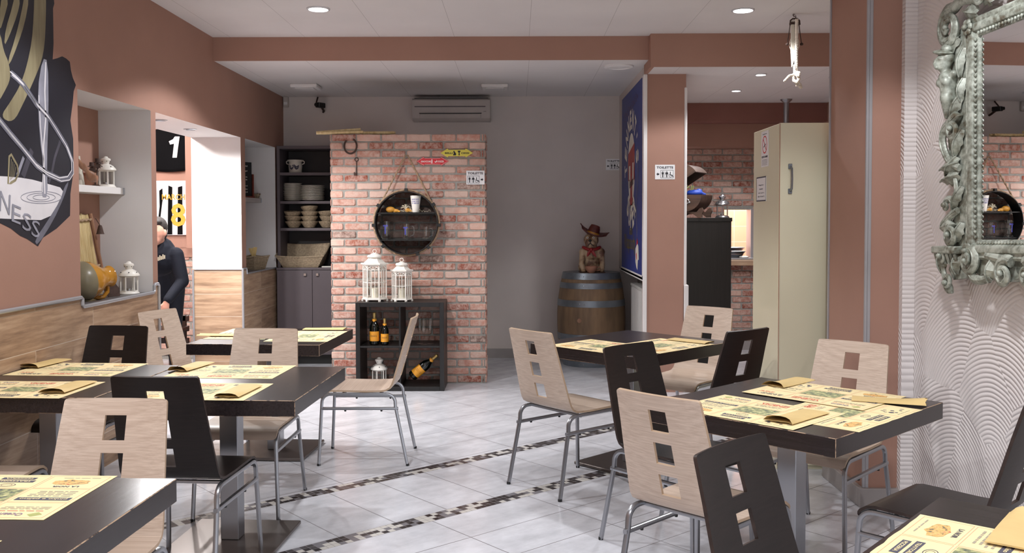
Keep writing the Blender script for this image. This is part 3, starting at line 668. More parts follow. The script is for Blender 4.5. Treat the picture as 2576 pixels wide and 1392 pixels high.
# ---- placemats
def make_mat(label, group):
    MATS = ['paper', 'p_line', 'p_red', 'p_dark', 'p_grey', 'p_food', 'p_fruit', 'p_violet', 'p_green']
    m = MB(); W2, H2 = .27, .198
    n = 14; R = random.Random(3); bot = [(-W2+2*W2*i/n, -H2+R.uniform(-.002, .002)) for i in range(n+1)]; top = [(-W2+2*W2*i/n, H2+R.uniform(-.002, .002)) for i in range(n, -1, -1)]
    pts = bot+top; N = len(pts)
    m.add([(a, b, 0) for a, b in pts]+[(a, b, .0008) for a, b in pts], [tuple(range(N))[::-1], tuple(range(N, 2*N))]+[(i, (i+1) % N, N+(i+1) % N, N+i) for i in range(N)], 0)
    z = .0013
    def q(x0, x1, y0, y1, mi, zz=z): m.add([(x0, y0, zz), (x1, y0, zz), (x1, y1, zz), (x0, y1, zz)], [(0, 1, 2, 3)], mi)
    def frame(x0, x1, y0, y1, w_=.0012):
        q(x0, x1, y0, y0+w_, 1); q(x0, x1, y1-w_, y1, 1); q(x0, x0+w_, y0, y1, 1); q(x1-w_, x1, y0, y1, 1)
    cols = [(-.258, -.09), (-.083, .083), (.09, .258)]; rows = [(.062, .186), (-.062, .056), (-.186, -.068)]
    for cx in cols:
        for ry in rows: frame(*cx, *ry)
    def txt(s, x, y, w_, h, mi, rot=0.0, zz=None):
        zz = z+.0002 if zz is None else zz
        add_text(m, s, w_, h, lambda a, b: (x+a*math.cos(rot)-b*math.sin(rot), y+a*math.sin(rot)+b*math.cos(rot), zz), mi, .02)
    def lines(x, y, w_, k, mi, h=.0035, gap=.0085):
        Rr = random.Random(int(x*999+y*77))
        for i in range(k):
            a = x-w_/2; yy = y-i*gap
            while a < x+w_/2-.01:
                l = Rr.uniform(.008, .03); q(a, min(a+l, x+w_/2), yy, yy+h, mi); a += l+.005
    # column 1
    m.add([(-.243, .158, z), (-.222, .176, z), (-.205, .160, z), (-.226, .142, z)], [(0, 1, 2, 3)], 8)
    txt('Oceano', -.155, .160, .075, .022, 7); lines(-.172, .130, .12, 1, 2); lines(-.172, .115, .13, 3, 4)
    q(-.25, -.1, .018, .042, 3); txt('pinko e palino', -.175, .030, .13, .015, 0, zz=z+.0005); lines(-.175, .0, .12, 4, 4, .006, .014)
    txt('LA NOIR', -.175, -.085, .075, .013, 3)
    pl = [(-.225+.0*i, 0) for i in range(0)]; Rr = random.Random(5); pl = [(-.174+.052*math.cos(a)*(1+Rr.uniform(-.15, .2)), -.128+.026*math.sin(a)*(1+Rr.uniform(-.2, .25)), z) for a in [2*PI*i/16 for i in range(16)]]
    m.add(pl, [tuple(range(16))], 6); lines(-.175, -.172, .12, 1, 4)
    # column 2
    txt('VICENZI', 0, .145, .12, .026, 2); q(-.07, .07, .165, .168, 4); q(-.07, .065, .122, .125, 2); lines(0, .105, .12, 3, 4)
    q(-.079, .079, -.058, .052, 5)
    q(-.06, .06, -.142, -.122, 3); q(-.05, .05, -.170, -.150, 3); txt('TRATTORIA', 0, -.132, .1, .01, 0, zz=z+.0005); txt('PIZZERIA', 0, -.160, .08, .01, 0, zz=z+.0005)
    for rr in (.016, .010):
        for i in range(20):
            a0, a1 = 2*PI*i/20, 2*PI*(i+1)/20; m.add([(rr*1.6*math.cos(a0), -.095+rr*math.sin(a0), z), (rr*1.6*math.cos(a1), -.095+rr*math.sin(a1), z), (rr*1.45*math.cos(a1), -.095+rr*.88*math.sin(a1), z), (rr*1.45*math.cos(a0), -.095+rr*.88*math.sin(a0), z)], [(0, 1, 2, 3)], 3)
    # column 3
    lines(.16, .16, .11, 3, 3, .006, .012); lines(.2, .12, .07, 3, 2, .004, .01); txt('Camporelli', .172, .01, .11, .018, 4); lines(.172, -.02, .12, 3, 4)
    Rr = random.Random(8)
    for i in range(9):
        cx_, cy_, r_ = .172+Rr.uniform(-.05, .05), -.12+Rr.uniform(-.03, .03), Rr.uniform(.005, .011)
        m.add([(cx_+r_*math.cos(2*PI*k/10), cy_+r_*math.sin(2*PI*k/10), z) for k in range(10)], [tuple(range(10))], 3 if i % 2 else 4)
    lines(.172, -.17, .12, 1, 4)
    o = m.build('placemat', MATS, None, smooth='keep'); return tag(o, label, 'placemat', group)
mat0 = None
def put_mat(x, y, z, deg, label):
    global mat0
    if mat0 is None: mat0 = make_mat(label, 'printed paper placemats'); mat0.location = (x, y, z); mat0.rotation_euler = (0, 0, math.radians(deg)); return
    dup(mat0, (x, y, z), math.radians(deg), label, 'printed paper placemats')
def frame_pt(o, ang, a, b):
    q = math.radians(ang); return o[0]+a*math.cos(q)-b*math.sin(q), o[1]+a*math.sin(q)+b*math.cos(q)
RO, RA = (1.09, 3.14), 44.2; FO, FA = (.641, 4.989), 44.5
ZT = .7505
x, y = frame_pt(RO, RA, .415, .195); put_mat(x, y, ZT, RA, 'placemat along the right-hand edge of the diagonal right table, fruit picture at the corner')
x, y = frame_pt(RO, RA, .20, .44); put_mat(x, y, ZT+.0018, RA-90, 'placemat beside the large pale chair on the diagonal right table')
x, y = frame_pt(RO, RA, .695, .42); put_mat(x, y, ZT+.0036, RA+90, 'placemat on the far side of the diagonal right table, before the chair by the pillar')
x, y = frame_pt(FO, FA, .215, .41); put_mat(x, y, ZT, FA-90, 'placemat on the barrel-side table beside the pale chair at the aisle')
x, y = frame_pt(FO, FA, .475, .195); put_mat(x, y, ZT+.0018, FA, 'placemat on the barrel-side table behind the dark chair')
put_mat(-1.41, 4.555, ZT, 177, 'placemat on the far side of the aisle-side joined left table')
put_mat(-1.39, 4.03, ZT, -3, 'placemat on the near side of the aisle-side joined left table, behind the dark chair')
put_mat(-2.20, 4.63, ZT, 176, 'placemat by the left wall on the far side of the joined tables')
put_mat(-2.18, 4.08, ZT, -3, 'placemat at the left edge on the near side of the joined tables')
put_mat(-1.345, 5.94, ZT, 87, 'placemat on the right half of the table before the brick partition')
put_mat(-1.76, 6.06, ZT, -93, 'placemat on the left half of the table before the brick partition')
put_mat(-1.445, 2.50, ZT, 178, 'placemat on the bottom left table with the navy lettered bar')
put_mat(-1.48, 1.955, ZT, -2, 'placemat of which only a corner shows on the bottom left table')
# bottom right table: top-left corner of the sheet near the back corner of the table
th = math.radians(229.5); ex = Vector((math.cos(th), math.sin(th))); ey = Vector((-math.sin(th), math.cos(th)))
c0 = Vector((1.02, 2.332))+ex*.27+ey*.198; put_mat(c0.x, c0.y, ZT, 229.5, 'placemat on the bottom right table')

# ---- folded paper cutlery pouches
def make_pouch(label, seed, lift, L2=.14, W2=.055):
    m = MB(); R = random.Random(seed); nx, ny = 16, 8; top = []; bot = []; tw = R.uniform(-.004, .004)
    for i in range(nx+1):
        for j in range(ny+1):
            u, v = i/nx*2-1, j/ny*2-1; o_ = max(0, (u+.2)/1.2)**2      # o_ = how far towards the open mouth
            h = .0022+(.0035+.016*o_*lift)*(1-v**4)+.0016*math.sin(v*6+seed)*o_+.0012*math.sin(u*4+seed*2)*(1-v*v)
            yj = v*W2*(1+.05*o_*math.sin(seed)); xi = u*L2+(.005*math.sin(v*6+seed) if i == nx else 0)+tw*v
            top.append((xi, yj, h)); bot.append((xi, yj, .0006+.0035*o_*lift*abs(math.sin(v*2.2+seed))))
    N = len(top); fs = []; q = lambda i, j: i*(ny+1)+j
    for i in range(nx):
        for j in range(ny): fs.append((q(i, j), q(i+1, j), q(i+1, j+1), q(i, j+1))); fs.append((N+q(i, j), N+q(i, j+1), N+q(i+1, j+1), N+q(i+1, j)))
    for i in range(nx): fs.append((q(i, 0), N+q(i, 0), N+q(i+1, 0), q(i+1, 0))); fs.append((q(i, ny), q(i+1, ny), N+q(i+1, ny), N+q(i, ny)))
    for j in range(ny): fs.append((q(0, j), q(0, j+1), N+q(0, j+1), N+q(0, j)))
    m.add(top+bot, fs); o = m.build('cutlery_pouch', 'kraft', None, smooth='keep'); return tag(o, label, 'napkin pouch', 'folded paper cutlery pouches')
def put_pouch(x, y, z, deg, label, seed=1, lift=.4):
    o = make_pouch(label, seed, lift); o.location = (x, y, z); o.rotation_euler = (0, 0, math.radians(deg))
ZP = ZT+.006
x, y = frame_pt(RO, RA, .20, .262); put_pouch(x, y, ZP, RA+180, 'paper pouch on the near left placemat of the diagonal right table', 1, 1.2)
x, y = frame_pt(RO, RA, .835, .655); put_pouch(x, y, ZP, RA+180, 'raised paper pouch at the back corner of the diagonal right table', 2, 1.0)
x, y = frame_pt(RO, RA, .735, .155); put_pouch(x, y, ZP, RA-68, 'wide paper pouch pointing at the right corner of the diagonal right table', 3, 1.0)
x, y = frame_pt(FO, FA, .745, .17); put_pouch(x, y, ZP, FA-90, 'paper pouch on the table in front of the wine barrel', 4, .2)
put_pouch(-1.645, 4.67, ZP, -100, 'paper pouch with a curled open end on the aisle-side joined left table, far side', 5, 1.0)
put_pouch(-1.205, 4.0, ZP, -95, 'paper pouch near the aisle edge of the joined left tables', 6, .7)
put_pouch(-2.44, 4.78, ZP, -98, 'paper pouch lying nearest the left wall on the joined tables', 7, 1.0)
put_pouch(-1.99, 4.10, ZP, -93, 'paper pouch on the near left placemat of the joined tables', 8, .8)
put_pouch(-1.90, 5.95, ZP, 178, 'paper pouch at the left end of the table before the brick partition', 9, .2)
put_pouch(-1.30, 6.27, ZP, -2, 'paper pouch at the back of the table before the brick partition', 10, .2)
c0 = on_z(2490, 1340, .76); put_pouch(1.20, 2.19, ZP, 52, 'large paper pouch on the bottom right table with a torn open end', 11, .8)

# ================================================================== THE BRICK PARTITION AND WHAT HANGS ON IT
def ring_pts(c, r, n=48, axis='y', a0=0, a1=2*PI):
    return [(c[0]+r*math.cos(a0+(a1-a0)*i/n), c[1], c[2]+r*math.sin(a0+(a1-a0)*i/n)) for i in range(n+(0 if a1-a0 > 6.28 else 1))]
YF = PBY-.012
# round hoop shelf hanging from a rope
ctr = on_y(1023, 561, PBY-.10); RH = .282
t = thing('hanging_round_shelf', 'round black hoop shelf hanging from a rope on the brick partition', 'shelf', (ctr.x, PBY-.012, ctr.z))
m = MB()
for a, b_ in ((RH, RH-.006),):
    n = 56
    for i in range(n):
        a0, a1 = 2*PI*i/n, 2*PI*(i+1)/n; c0, s0, c1, s1 = math.cos(a0), math.sin(a0), math.cos(a1), math.sin(a1)
        for (r0, y0, r1, y1) in ((a, 0, a, -.14), (b_, -.14, b_, 0), (a, -.14, b_, -.14), (b_, 0, a, 0)):
            m.add([(r0*c0, y0, r0*s0), (r0*c1, y0, r0*s1), (r1*c1, y1, r1*s1), (r1*c0, y1, r1*s0)], [(0, 1, 2, 3)])
m.build('hoop', 'black', t)
zs1 = on_y(1023, 535, PBY-.10).z-ctr.z; zs2 = on_y(1023, 603, PBY-.10).z-ctr.z
for zz in (zs1, zs2):
    hw = math.sqrt((RH-.008)**2-zz*zz); m = MB(); m.rbox(-hw, hw, -.125, -.005, zz-.01, zz, .001); m.build('shelf_board', 'black', t)
m = MB(); pts = [((RH+.011)*math.cos(a), -.105+.004*math.sin(a*40), (RH+.011)*math.sin(a)) for a in [2*PI*i/120 for i in range(120)]]; m.tube(pts, .010, 8, closed=True); m.build('rope_edging', 'rope', t)
m = MB(); m.add([(RH*.99*math.cos(a), -.003, RH*.99*math.sin(a)) for a in [2*PI*i/48 for i in range(48)]], [tuple(range(48))]); m.build('dark_back', 'mesh', t, 0)  # half-clear black sheet, added to darken the inside of the hoop
ap = on_y(1023, 390, PBY-.03); az = ap.z-ctr.z; ax_ = ap.x-ctr.x
for sg in (-1, 1):
    m = MB(); e = (sg*RH*math.cos(.62), -.10, RH*math.sin(.62)+.01); s_ = (ax_+sg*.008, -.02, az); n = 30
    for ph in (0, PI):
        m.tube([(s_[0]+(e[0]-s_[0])*i/n+.004*math.cos(i*1.1+ph), s_[1]+(e[1]-s_[1])*i/n+.004*math.sin(i*1.1+ph), s_[2]+(e[2]-s_[2])*i/n) for i in range(n+1)], .0055, 6)
    m.build('hanging_rope', 'rope', t)
for a in (90, 34, -4, -48, 184, 225, 148, -70):
    q = math.radians(a); m = MB(); m.X = Matrix.Rotation(-q, 4, 'Y'); m.rbox(RH-.01, RH+.026, -.135, -.085, -.014, .014, .002); m.build('clip', 'black', t)
tag(MB().tube([(ap.x, PBY-.002, ap.z+.004), (ap.x, PBY-.045, ap.z+.006)], .003, 8).build('nail', 'steel', None), 'nail holding the rope of the round shelf', 'nail')
YS = PBY-.08
def shelf_item(px, py): p = on_y(px, py, YS); return p
p = shelf_item(1046, 531); zsh = ctr.z+zs1
t = thing('tapered_cup', 'white tapered cup with blue lettering in the round shelf', 'cup', (p.x, YS, zsh))
m = MB(); m.lathe([(.026, 0), (.03, .004), (.037, .06), (.050, .148), (.050, .152), (.046, .152), (.034, .06), (.026, .01), (.0001, .008)], 28); m.build('body', 'enamel', t)
m = MB(); R = random.Random(4)
for i, (zz, s_) in enumerate(((.118, 'NOVECENTO'), (.10, 'AL BAR DOVE'), (.083, 'SI BEVE'))):
    rr = .0375+(.0130)*(zz-.06)/.088+.0008; add_text(m, s_, .07, .011, lambda a, b: (rr*math.sin(a/rr), -rr*math.cos(a/rr), zz+b))
m.build('lettering', 'printblue', t, 0)
p = shelf_item(985, 528); t = blob('dried_gourd', [('s', (0, 0, .028), .034, (1.25, .8, .85)), ('s', (.05, 0, .018), .022, (1.3, .8, .8)), ('c', (.06, 0, .016), (.085, -.01, .012), .013, .008)], 'gourd', None, .005); t.location = (p.x-.01, YS, zsh-.002); tag(t, 'orange dried gourd lying in the round shelf', 'gourd')
t = blob('dried_gourd', [('s', (0, 0, .022), .024, (1.1, .8, .9)), ('c', (.02, 0, .018), (.05, 0, .012), .014, .008)], 'gourd', None, .005); t.location = (ctr.x+.005, YS+.01, zsh-.001); tag(t, 'small brown gourd behind the wood shavings in the round shelf', 'gourd')
m = MB(); R = random.Random(2)
for i in range(46):
    bx = R.gauss(0, .09); bx = max(-.13, min(.19, bx)); bz = .002+abs(R.gauss(0, .012)); q = R.uniform(0, 6); l = R.uniform(.02, .05); zz = R.uniform(-.008, .02)
    m.tube([(bx, R.uniform(-.02, .02), bz), (bx+l*.5*math.cos(q), .01*math.sin(q), bz+max(0, zz)+.004), (bx+l*math.cos(q), .015*math.sin(q), bz)], .0013, 4)
for i in range(16):
    q = R.uniform(0, PI); m.tube([(-.01, 0, .03), (-.01+.02*math.cos(q), -.01, .045+.02*math.sin(q)), (-.01+.045*math.cos(q), 0, .035+.04*math.sin(q))], .0016, 4)
o = m.build('wood_shavings', 'straw', None); o.location = (ctr.x, YS, zsh); tag(o, 'pale curled wood shavings on the upper board of the round shelf', 'wood shavings', kind='stuff')
def mug(px, py, h, r, label, printed):
    p = shelf_item(px, py); t = thing('beer_mug', label, 'glass mug', (p.x, YS, ctr.z+zs2), 0, 'empty glass beer mugs')
    m = MB(); m.lathe([(r*1.15, 0), (r*1.18, .008), (r*.95, .03), (r*.92, .045), (r, h*.6), (r, h), (r-.003, h), (r-.004, .03), (.0001, .022)], 20); m.build('body', 'glass', t)
    m = MB()
    for k in range(10): a = 2*PI*k/10; m.sphere((r*1.02*math.cos(a), r*1.02*math.sin(a), .012), .009, 8, 5)
    m.build('thumb_foot', 'glass', t)
    m = MB(); m.tube([(r, 0, h*.82), (r+.018, 0, h*.86), (r+.032, 0, h*.74), (r+.034, 0, h*.5), (r+.028, 0, h*.3), (r, 0, h*.2)], .006, 8); m.build('handle', 'glass', t)
    if printed:
        m = MB(); add_text(m, 'T', r*1.3, h*.5, lambda a, b: ((r+.0008)*math.sin(a/r-.25), -(r+.0008)*math.cos(a/r-.25), h*.55+b), bold=.02); m.build('printed_logo', 'printblue', t, 0)
mug(973, 600, .165, .036, 'tallest glass beer mug in the round shelf', True); mug(1023, 600, .142, .034, 'middle glass beer mug in the round shelf', True); mug(1072, 600, .115, .028, 'smallest glass beer mug in the round shelf', False)
# horseshoe and key
p = on_y(881, 368, PBY-.02); t = thing('horseshoe', 'rusty horseshoe hanging at the top left of the brick partition', 'horseshoe', (p.x, PBY-.018, p.z))
m = MB(); pts = [(.054*math.sin(a)+(.006*a if a > 0 else 0)*.5, 0, -.066*math.cos(a)) for a in [(-2.5+5.3*i/30) for i in range(31)]]; m.tube(pts, .0085, 8, flat=.6); m.build('shoe', 'iron', t)
m = MB(); m.tube([(.02, 0, .075), (.02, .016, .075)], .0035, 6); m.build('nail', 'steel', t)
p = on_y(897, 401, PBY-.02); t = thing('old_key', 'long rusty key hanging below the horseshoe', 'key', (p.x, PBY-.018, p.z))
m = MB(); m.tube(ring_pts((0, 0, 0), .016, 20), .004, 8, closed=True); m.build('bow', 'iron', t)
m = MB(); m.tube([(0, 0, -.016), (0, 0, -.145)], .0045, 8); m.build('shank', 'iron', t); m = MB(); m.box(-.026, 0, -.002, .002, -.145, -.122); m.box(-.026, -.018, -.002, .002, -.122, -.116); m.build('bit', 'iron', t)
# arrow signs
def arrow_sign(px, py, W, H, col, label, words, figs, tm, line=None):
    p = on_y(px, py, PBY-.012); t = thing('arrow_sign', label, 'sign', (p.x, PBY-.010, p.z)); w2, h2, hb = W/2, H/2, H*.36; n_ = .22*W
    out = [(-w2, 0), (-w2+n_, -h2), (-w2+n_+.008, -hb), (w2-n_-.008, -hb), (w2-n_, -h2), (w2, 0), (w2-n_, h2), (w2-n_-.008, hb), (-w2+n_+.008, hb), (-w2+n_, h2)]
    m = MB(); m.prism(out, -.006, 0); m.build('panel', col, t, 0)
    if line:
        m = MB(); k = .955
        for i in range(10):
            a, b = out[i], out[(i+1) % 10]; a1 = (a[0]*k, a[1]*.90); b1 = (b[0]*k, b[1]*.90); a2 = (a[0]*(k-.016), a[1]*.85); b2 = (b[0]*(k-.016), b[1]*.85)
            m.add([(a1[0], -.0066, a1[1]), (b1[0], -.0066, b1[1]), (b2[0], -.0066, b2[1]), (a2[0], -.0066, a2[1])], [(0, 1, 2, 3)])
        m.build('border', line, t, 0)
    m = MB()
    for s_, x, w_ in words: add_text(m, s_, w_, H*.2, lambda a, b: (x+a, -.0068, b-.002), bold=.03)
    for poly in figs: m.add([(a, -.0068, b) for a, b in poly], [tuple(range(len(poly)))])
    m.build('lettering', tm, t, 0)
cat = [(.0-.034, -.022), (-.008, -.022), (-.004, -.010), (-.012, .004), (-.018, .010), (-.020, .020), (-.024, .016), (-.03, .020), (-.030, .006), (-.026, -.004), (-.032, -.014)]
toil = [(.010, .020), (.034, .020), (.034, .012), (.026, .002), (.028, -.022), (.016, -.022), (.018, .002), (.010, .010)]
arrow_sign(1149, 385, .295, .080, 'yellow', 'yellow double arrow sign reading BELLI and CESSI', (('BELLI', -.072, .068), ('CESSI', .076, .072)), (cat, toil), 'ink')
arrow_sign(1088, 406, .292, .080, 'red', 'red double arrow sign reading GNOCCHE and COZZE', (('GNOCCHE', -.06, .09), ('COZZE', .072, .06)),
           ([(-.012, -.02), (-.008, -.02), (-.006, -.004), (-.003, -.02), (.001, -.02), (0, .006), (-.001, .014), (-.005, .022), (-.009, .014), (-.010, .006)], [(.018, .0), (.022, -.010), (.032, -.012), (.040, -.004), (.040, .008), (.034, .014), (.037, .004), (.030, -.004)]), 'signtext', 'signtext')
# toilet signs
def toilet_sign(pos, W, H, label, right, plane='y'):
    t = thing('toilet_sign', label, 'sign', pos, 0, 'TOILETTE signs')
    m = MB(); m.box(-W/2, W/2, -.003, 0, -H/2, H/2); m.build('panel', 'signwhite', t, 0)
    m = MB(); Y = -.0036; sx = 1 if right else -1
    add_text(m, 'TOILETTE', W*.84, H*.17, lambda a, b: (a, Y, H*.31+b), bold=.035)
    bx0, bx1 = (-W*.43, W*.22); bz0, bz1 = -H*.42, H*.13
    if not right: bx0, bx1 = (-W*.22, W*.43)
    g = .003
    for q in ((bx0, bx1, bz0, bz0+g), (bx0, bx1, bz1-g, bz1), (bx0, bx0+g, bz0, bz1), (bx1-g, bx1, bz0, bz1)): m.add([(q[0], Y, q[2]), (q[1], Y, q[2]), (q[1], Y, q[3]), (q[0], Y, q[3])], [(0, 1, 2, 3)])
    def man(cx, s_, wd):
        h = (bz1-bz0)*.8; z0 = bz0+(bz1-bz0)*.1; L = lambda P: m.add([(cx+a*h, Y, z0+b*h) for a, b in P], [tuple(range(len(P)))])
        L([(.07*math.cos(a), .93+.07*math.sin(a)) for a in [2*PI*i/10 for i in range(10)]])
        L([(-.15, .82), (.15, .82), (.15*wd+.02, .45), (.08, .5), (.08, 0), (-.08, 0), (-.08, .5), (-.15*wd-.02, .45)])
    bw = bx1-bx0; man(bx0+bw*.17, 1, .9); man(bx0+bw*.48, 1, 1.5)
    x = bx0+bw*.33; m.add([(x-.001, Y, bz0+.01), (x+.001, Y, bz0+.01), (x+.001, Y, bz1-.01), (x-.001, Y, bz1-.01)], [(0, 1, 2, 3)])
    cx, cz, r = bx0+bw*.76, bz0+(bz1-bz0)*.33, (bz1-bz0)*.22
    for i in range(16):
        a0, a1 = 2.0+4.6*i/16, 2.0+4.6*(i+1)/16; m.add([(cx+r*math.cos(a0), Y, cz+r*math.sin(a0)), (cx+r*math.cos(a1), Y, cz+r*math.sin(a1)), (cx+r*.75*math.cos(a1), Y, cz+r*.75*math.sin(a1)), (cx+r*.75*math.cos(a0), Y, cz+r*.75*math.sin(a0))], [(0, 1, 2, 3)])
    m.add([(cx-.004, Y, cz+r*2.1), (cx+.003, Y, cz+r*2.1), (cx+.002, Y, cz+r*.5), (cx+r*1.1, Y, cz+r*.4), (cx+r*1.7, Y, cz-r*.8), (cx+r*1.35, Y, cz-r*.85), (cx+r*.8, Y, cz), (cx-.004, Y, cz)], [tuple(range(8))])
    ac = W*.36*sx; az_ = (bz0+bz1)/2; e = W*.07
    m.add([(ac+sx*a, Y, az_+b) for a, b in ((-e, e*.55), (0, e*.55), (0, e*1.25), (e, 0), (0, -e*1.25), (0, -e*.55), (-e, -e*.55))], [tuple(range(7))])
    m.build('lettering', 'ink', t, 0)
p = on_y(1196, 447, PBY-.01); toilet_sign((p.x, PBY-.010, p.z), .165, .125, 'white TOILETTE sign pointing right on the brick partition', True)
p = on_y(1673, 433, 7.99); toilet_sign((p.x, 7.998, p.z), .170, .125, 'white TOILETTE sign pointing left on the narrow brown pillar', False)
p = on_y(1543, 414, 9.99); toilet_sign((p.x, 9.998, p.z), .158, .118, 'white TOILETTE sign pointing left on the grey back wall', False)
# canes on top of the partition
def cane(a, b, r, label, studs=False):
    a, b = Vector(a), Vector(b); m = MB(); n = 12; m.tube([a.lerp(b, i/n) for i in range(n+1)], r, 12)
    for i in (2, 5, 8, 11): q = a.lerp(b, i/n); d = (b-a).normalized(); m.tube([q-d*.004, q+d*.004], r*1.12, 12)
    if studs:
        R = random.Random(1)
        for i in range(40): q = a.lerp(b, R.uniform(.02, .98)); an = R.uniform(0, 2*PI); m.sphere(q+Vector((0, math.cos(an)*r, math.sin(an)*r)), r*.22, 6, 4)
    return tag(m.build('bamboo_cane', 'bamboo', None), label, 'bamboo cane', 'bamboo canes on the brick partition')
pz = PBZ+.018
a = on_y(798, 335, PBY+.02); b_ = on_y(908, 326, PBY+.12)
cane((a.x, PBY+.05, pz+.004), (b_.x, PBY+.10, pz+.035), .014, 'bamboo cane sticking out left over the charcoal shelves, upper one')
a = on_y(797, 344, PBY+.02); b_ = on_y(912, 336, PBY)
cane((a.x, PBY+.0, pz-.004), (b_.x, PBY+.03, pz+.004), .015, 'bamboo cane sticking out left over the charcoal shelves, lower one')
a = on_y(905, 333, PBY); b_ = on_y(990, 333, PBY)
cane((a.x, PBY+.10, pz), (b_.x, PBY+.14, pz+.004), .016, 'studded rain stick of bamboo on top of the brick partition, rear', True)
cane((a.x+.01, PBY+.055, pz), (b_.x, PBY+.07, pz+.002), .014, 'studded rain stick of bamboo on top of the brick partition, front', True)

# ================================================================== CUBE SHELF
KY = 8.055; KX0, KX1 = on_y(895, 900, KY).x, on_y(1117, 900, KY).x; KH = .775; KD = PBY-.012-KY
t = thing('cube_shelf', 'black open cube shelf with four compartments before the brick partition', 'shelf unit', ((KX0+KX1)/2, KY, 0)); hw = (KX1-KX0)/2
def part(name, mat, parent, *bx, bev=.0015):
    m = MB(); m.rbox(*bx, bev); return m.build(name, mat, parent, 0)
part('side_panel', 'blackbrown', t, -hw, -hw+.038, 0, KD, 0, KH); part('side_panel', 'blackbrown', t, hw-.038, hw, 0, KD, 0, KH)
part('top_panel', 'blackbrown', t, -hw+.038, hw-.038, 0, KD, KH-.038, KH); part('bottom_panel', 'blackbrown', t, -hw+.038, hw-.038, 0, KD, 0, .038)
part('divider', 'blackbrown', t, -.008, .008, .004, KD, .038, KH-.038); part('middle_board', 'blackbrown', t, -hw+.038, hw-.038, .002, KD, KH/2-.008, KH/2+.008)
KM = KH/2+.008
def bottle(px, h, y, z, label, tilt=None, sc=1.0, x=None):
    X = on_y(px, 850, y).x if x is None else x
    t = thing('champagne_bottle', label, 'bottle', (X, y, z), 0, 'champagne bottles with orange labels', rot=tilt); r = h*.148
    m = MB(); m.lathe([(.0001, .006), (r*.8, 0), (r, .008), (r, h*.50), (r*.93, h*.58), (r*.6, h*.68), (r*.36, h*.76), (r*.32, h*.84)], 26); m.build('glass_body', 'bottle', t)
    m = MB(); m.lathe([(r*.34, h*.80), (r*.33, h*.90), (r*.38, h*.92), (r*.38, h*.96), (r*.34, h*.985), (r*.2, h), (.0001, h)], 20); m.build('foil', 'foil', t)
    m = MB(); m.lathe([(r+.0008, h*.12), (r+.0008, h*.42)], 26); o = m.build('front_label', 'orange', t)
    q = MB()
    for zz in (.30, .26): q.add([((r+.002)*math.sin(a), -(r+.002)*math.cos(a), h*zz+dz) for dz in (0, h*.008) for a in ([-.7+1.4*i/8 for i in range(9)] if dz == 0 else [.7-1.4*i/8 for i in range(9)])], [tuple(range(18))])
    q.build('label_print', 'edge_wenge', o, 0)
    m = MB(); m.lathe([(r*.48, h*.735), (r*.47, h*.80), (r*.40, h*.80)], 20)
    m.lathe([(.0001, .0), (r*.27, 0), (r*.27, .004), (.0001, .004)], 14); 
    o = m.build('neck_label', 'orange', t)
    for v in o.data.vertices:
        if v.co.z < h*.1: v.co = Vector((v.co.x, -r*.52-v.co.z, h*.76+v.co.y))
bottle(942, .285, KY+.10, KM, 'taller upright champagne bottle in the upper left compartment')
bottle(968, .235, KY+.09, KM, 'shorter upright champagne bottle in the upper left compartment')
pb = on_y(1042, 950, KY+.14)
bottle(0, .30, KY+.12, .038+.07, 'large champagne bottle lying tilted in the lower right compartment', tilt=(0, math.radians(50), 0), x=pb.x-.02)
def flute(px, y, label, h=.225):
    X = on_y(px, 850, y).x; t = thing('champagne_flute', label, 'glass', (X, y, KM), 0, 'champagne flutes')
    m = MB(); m.lathe([(.0001, .002), (.030, 0), (.030, .003), (.006, .006), (.004, .01), (.004, .09), (.012, .10), (.022, .13), (.026, .17), (.022, h), (.0205, h), (.024, .17), (.020, .13), (.0001, .105)], 20); m.build('bowl', 'glass', t)
flute(1057, KY+.16, 'left champagne flute in the upper right compartment'); flute(1066, KY+.10, 'middle champagne flute in the upper right compartment'); flute(1083, KY+.14, 'right champagne flute in the upper right compartment')

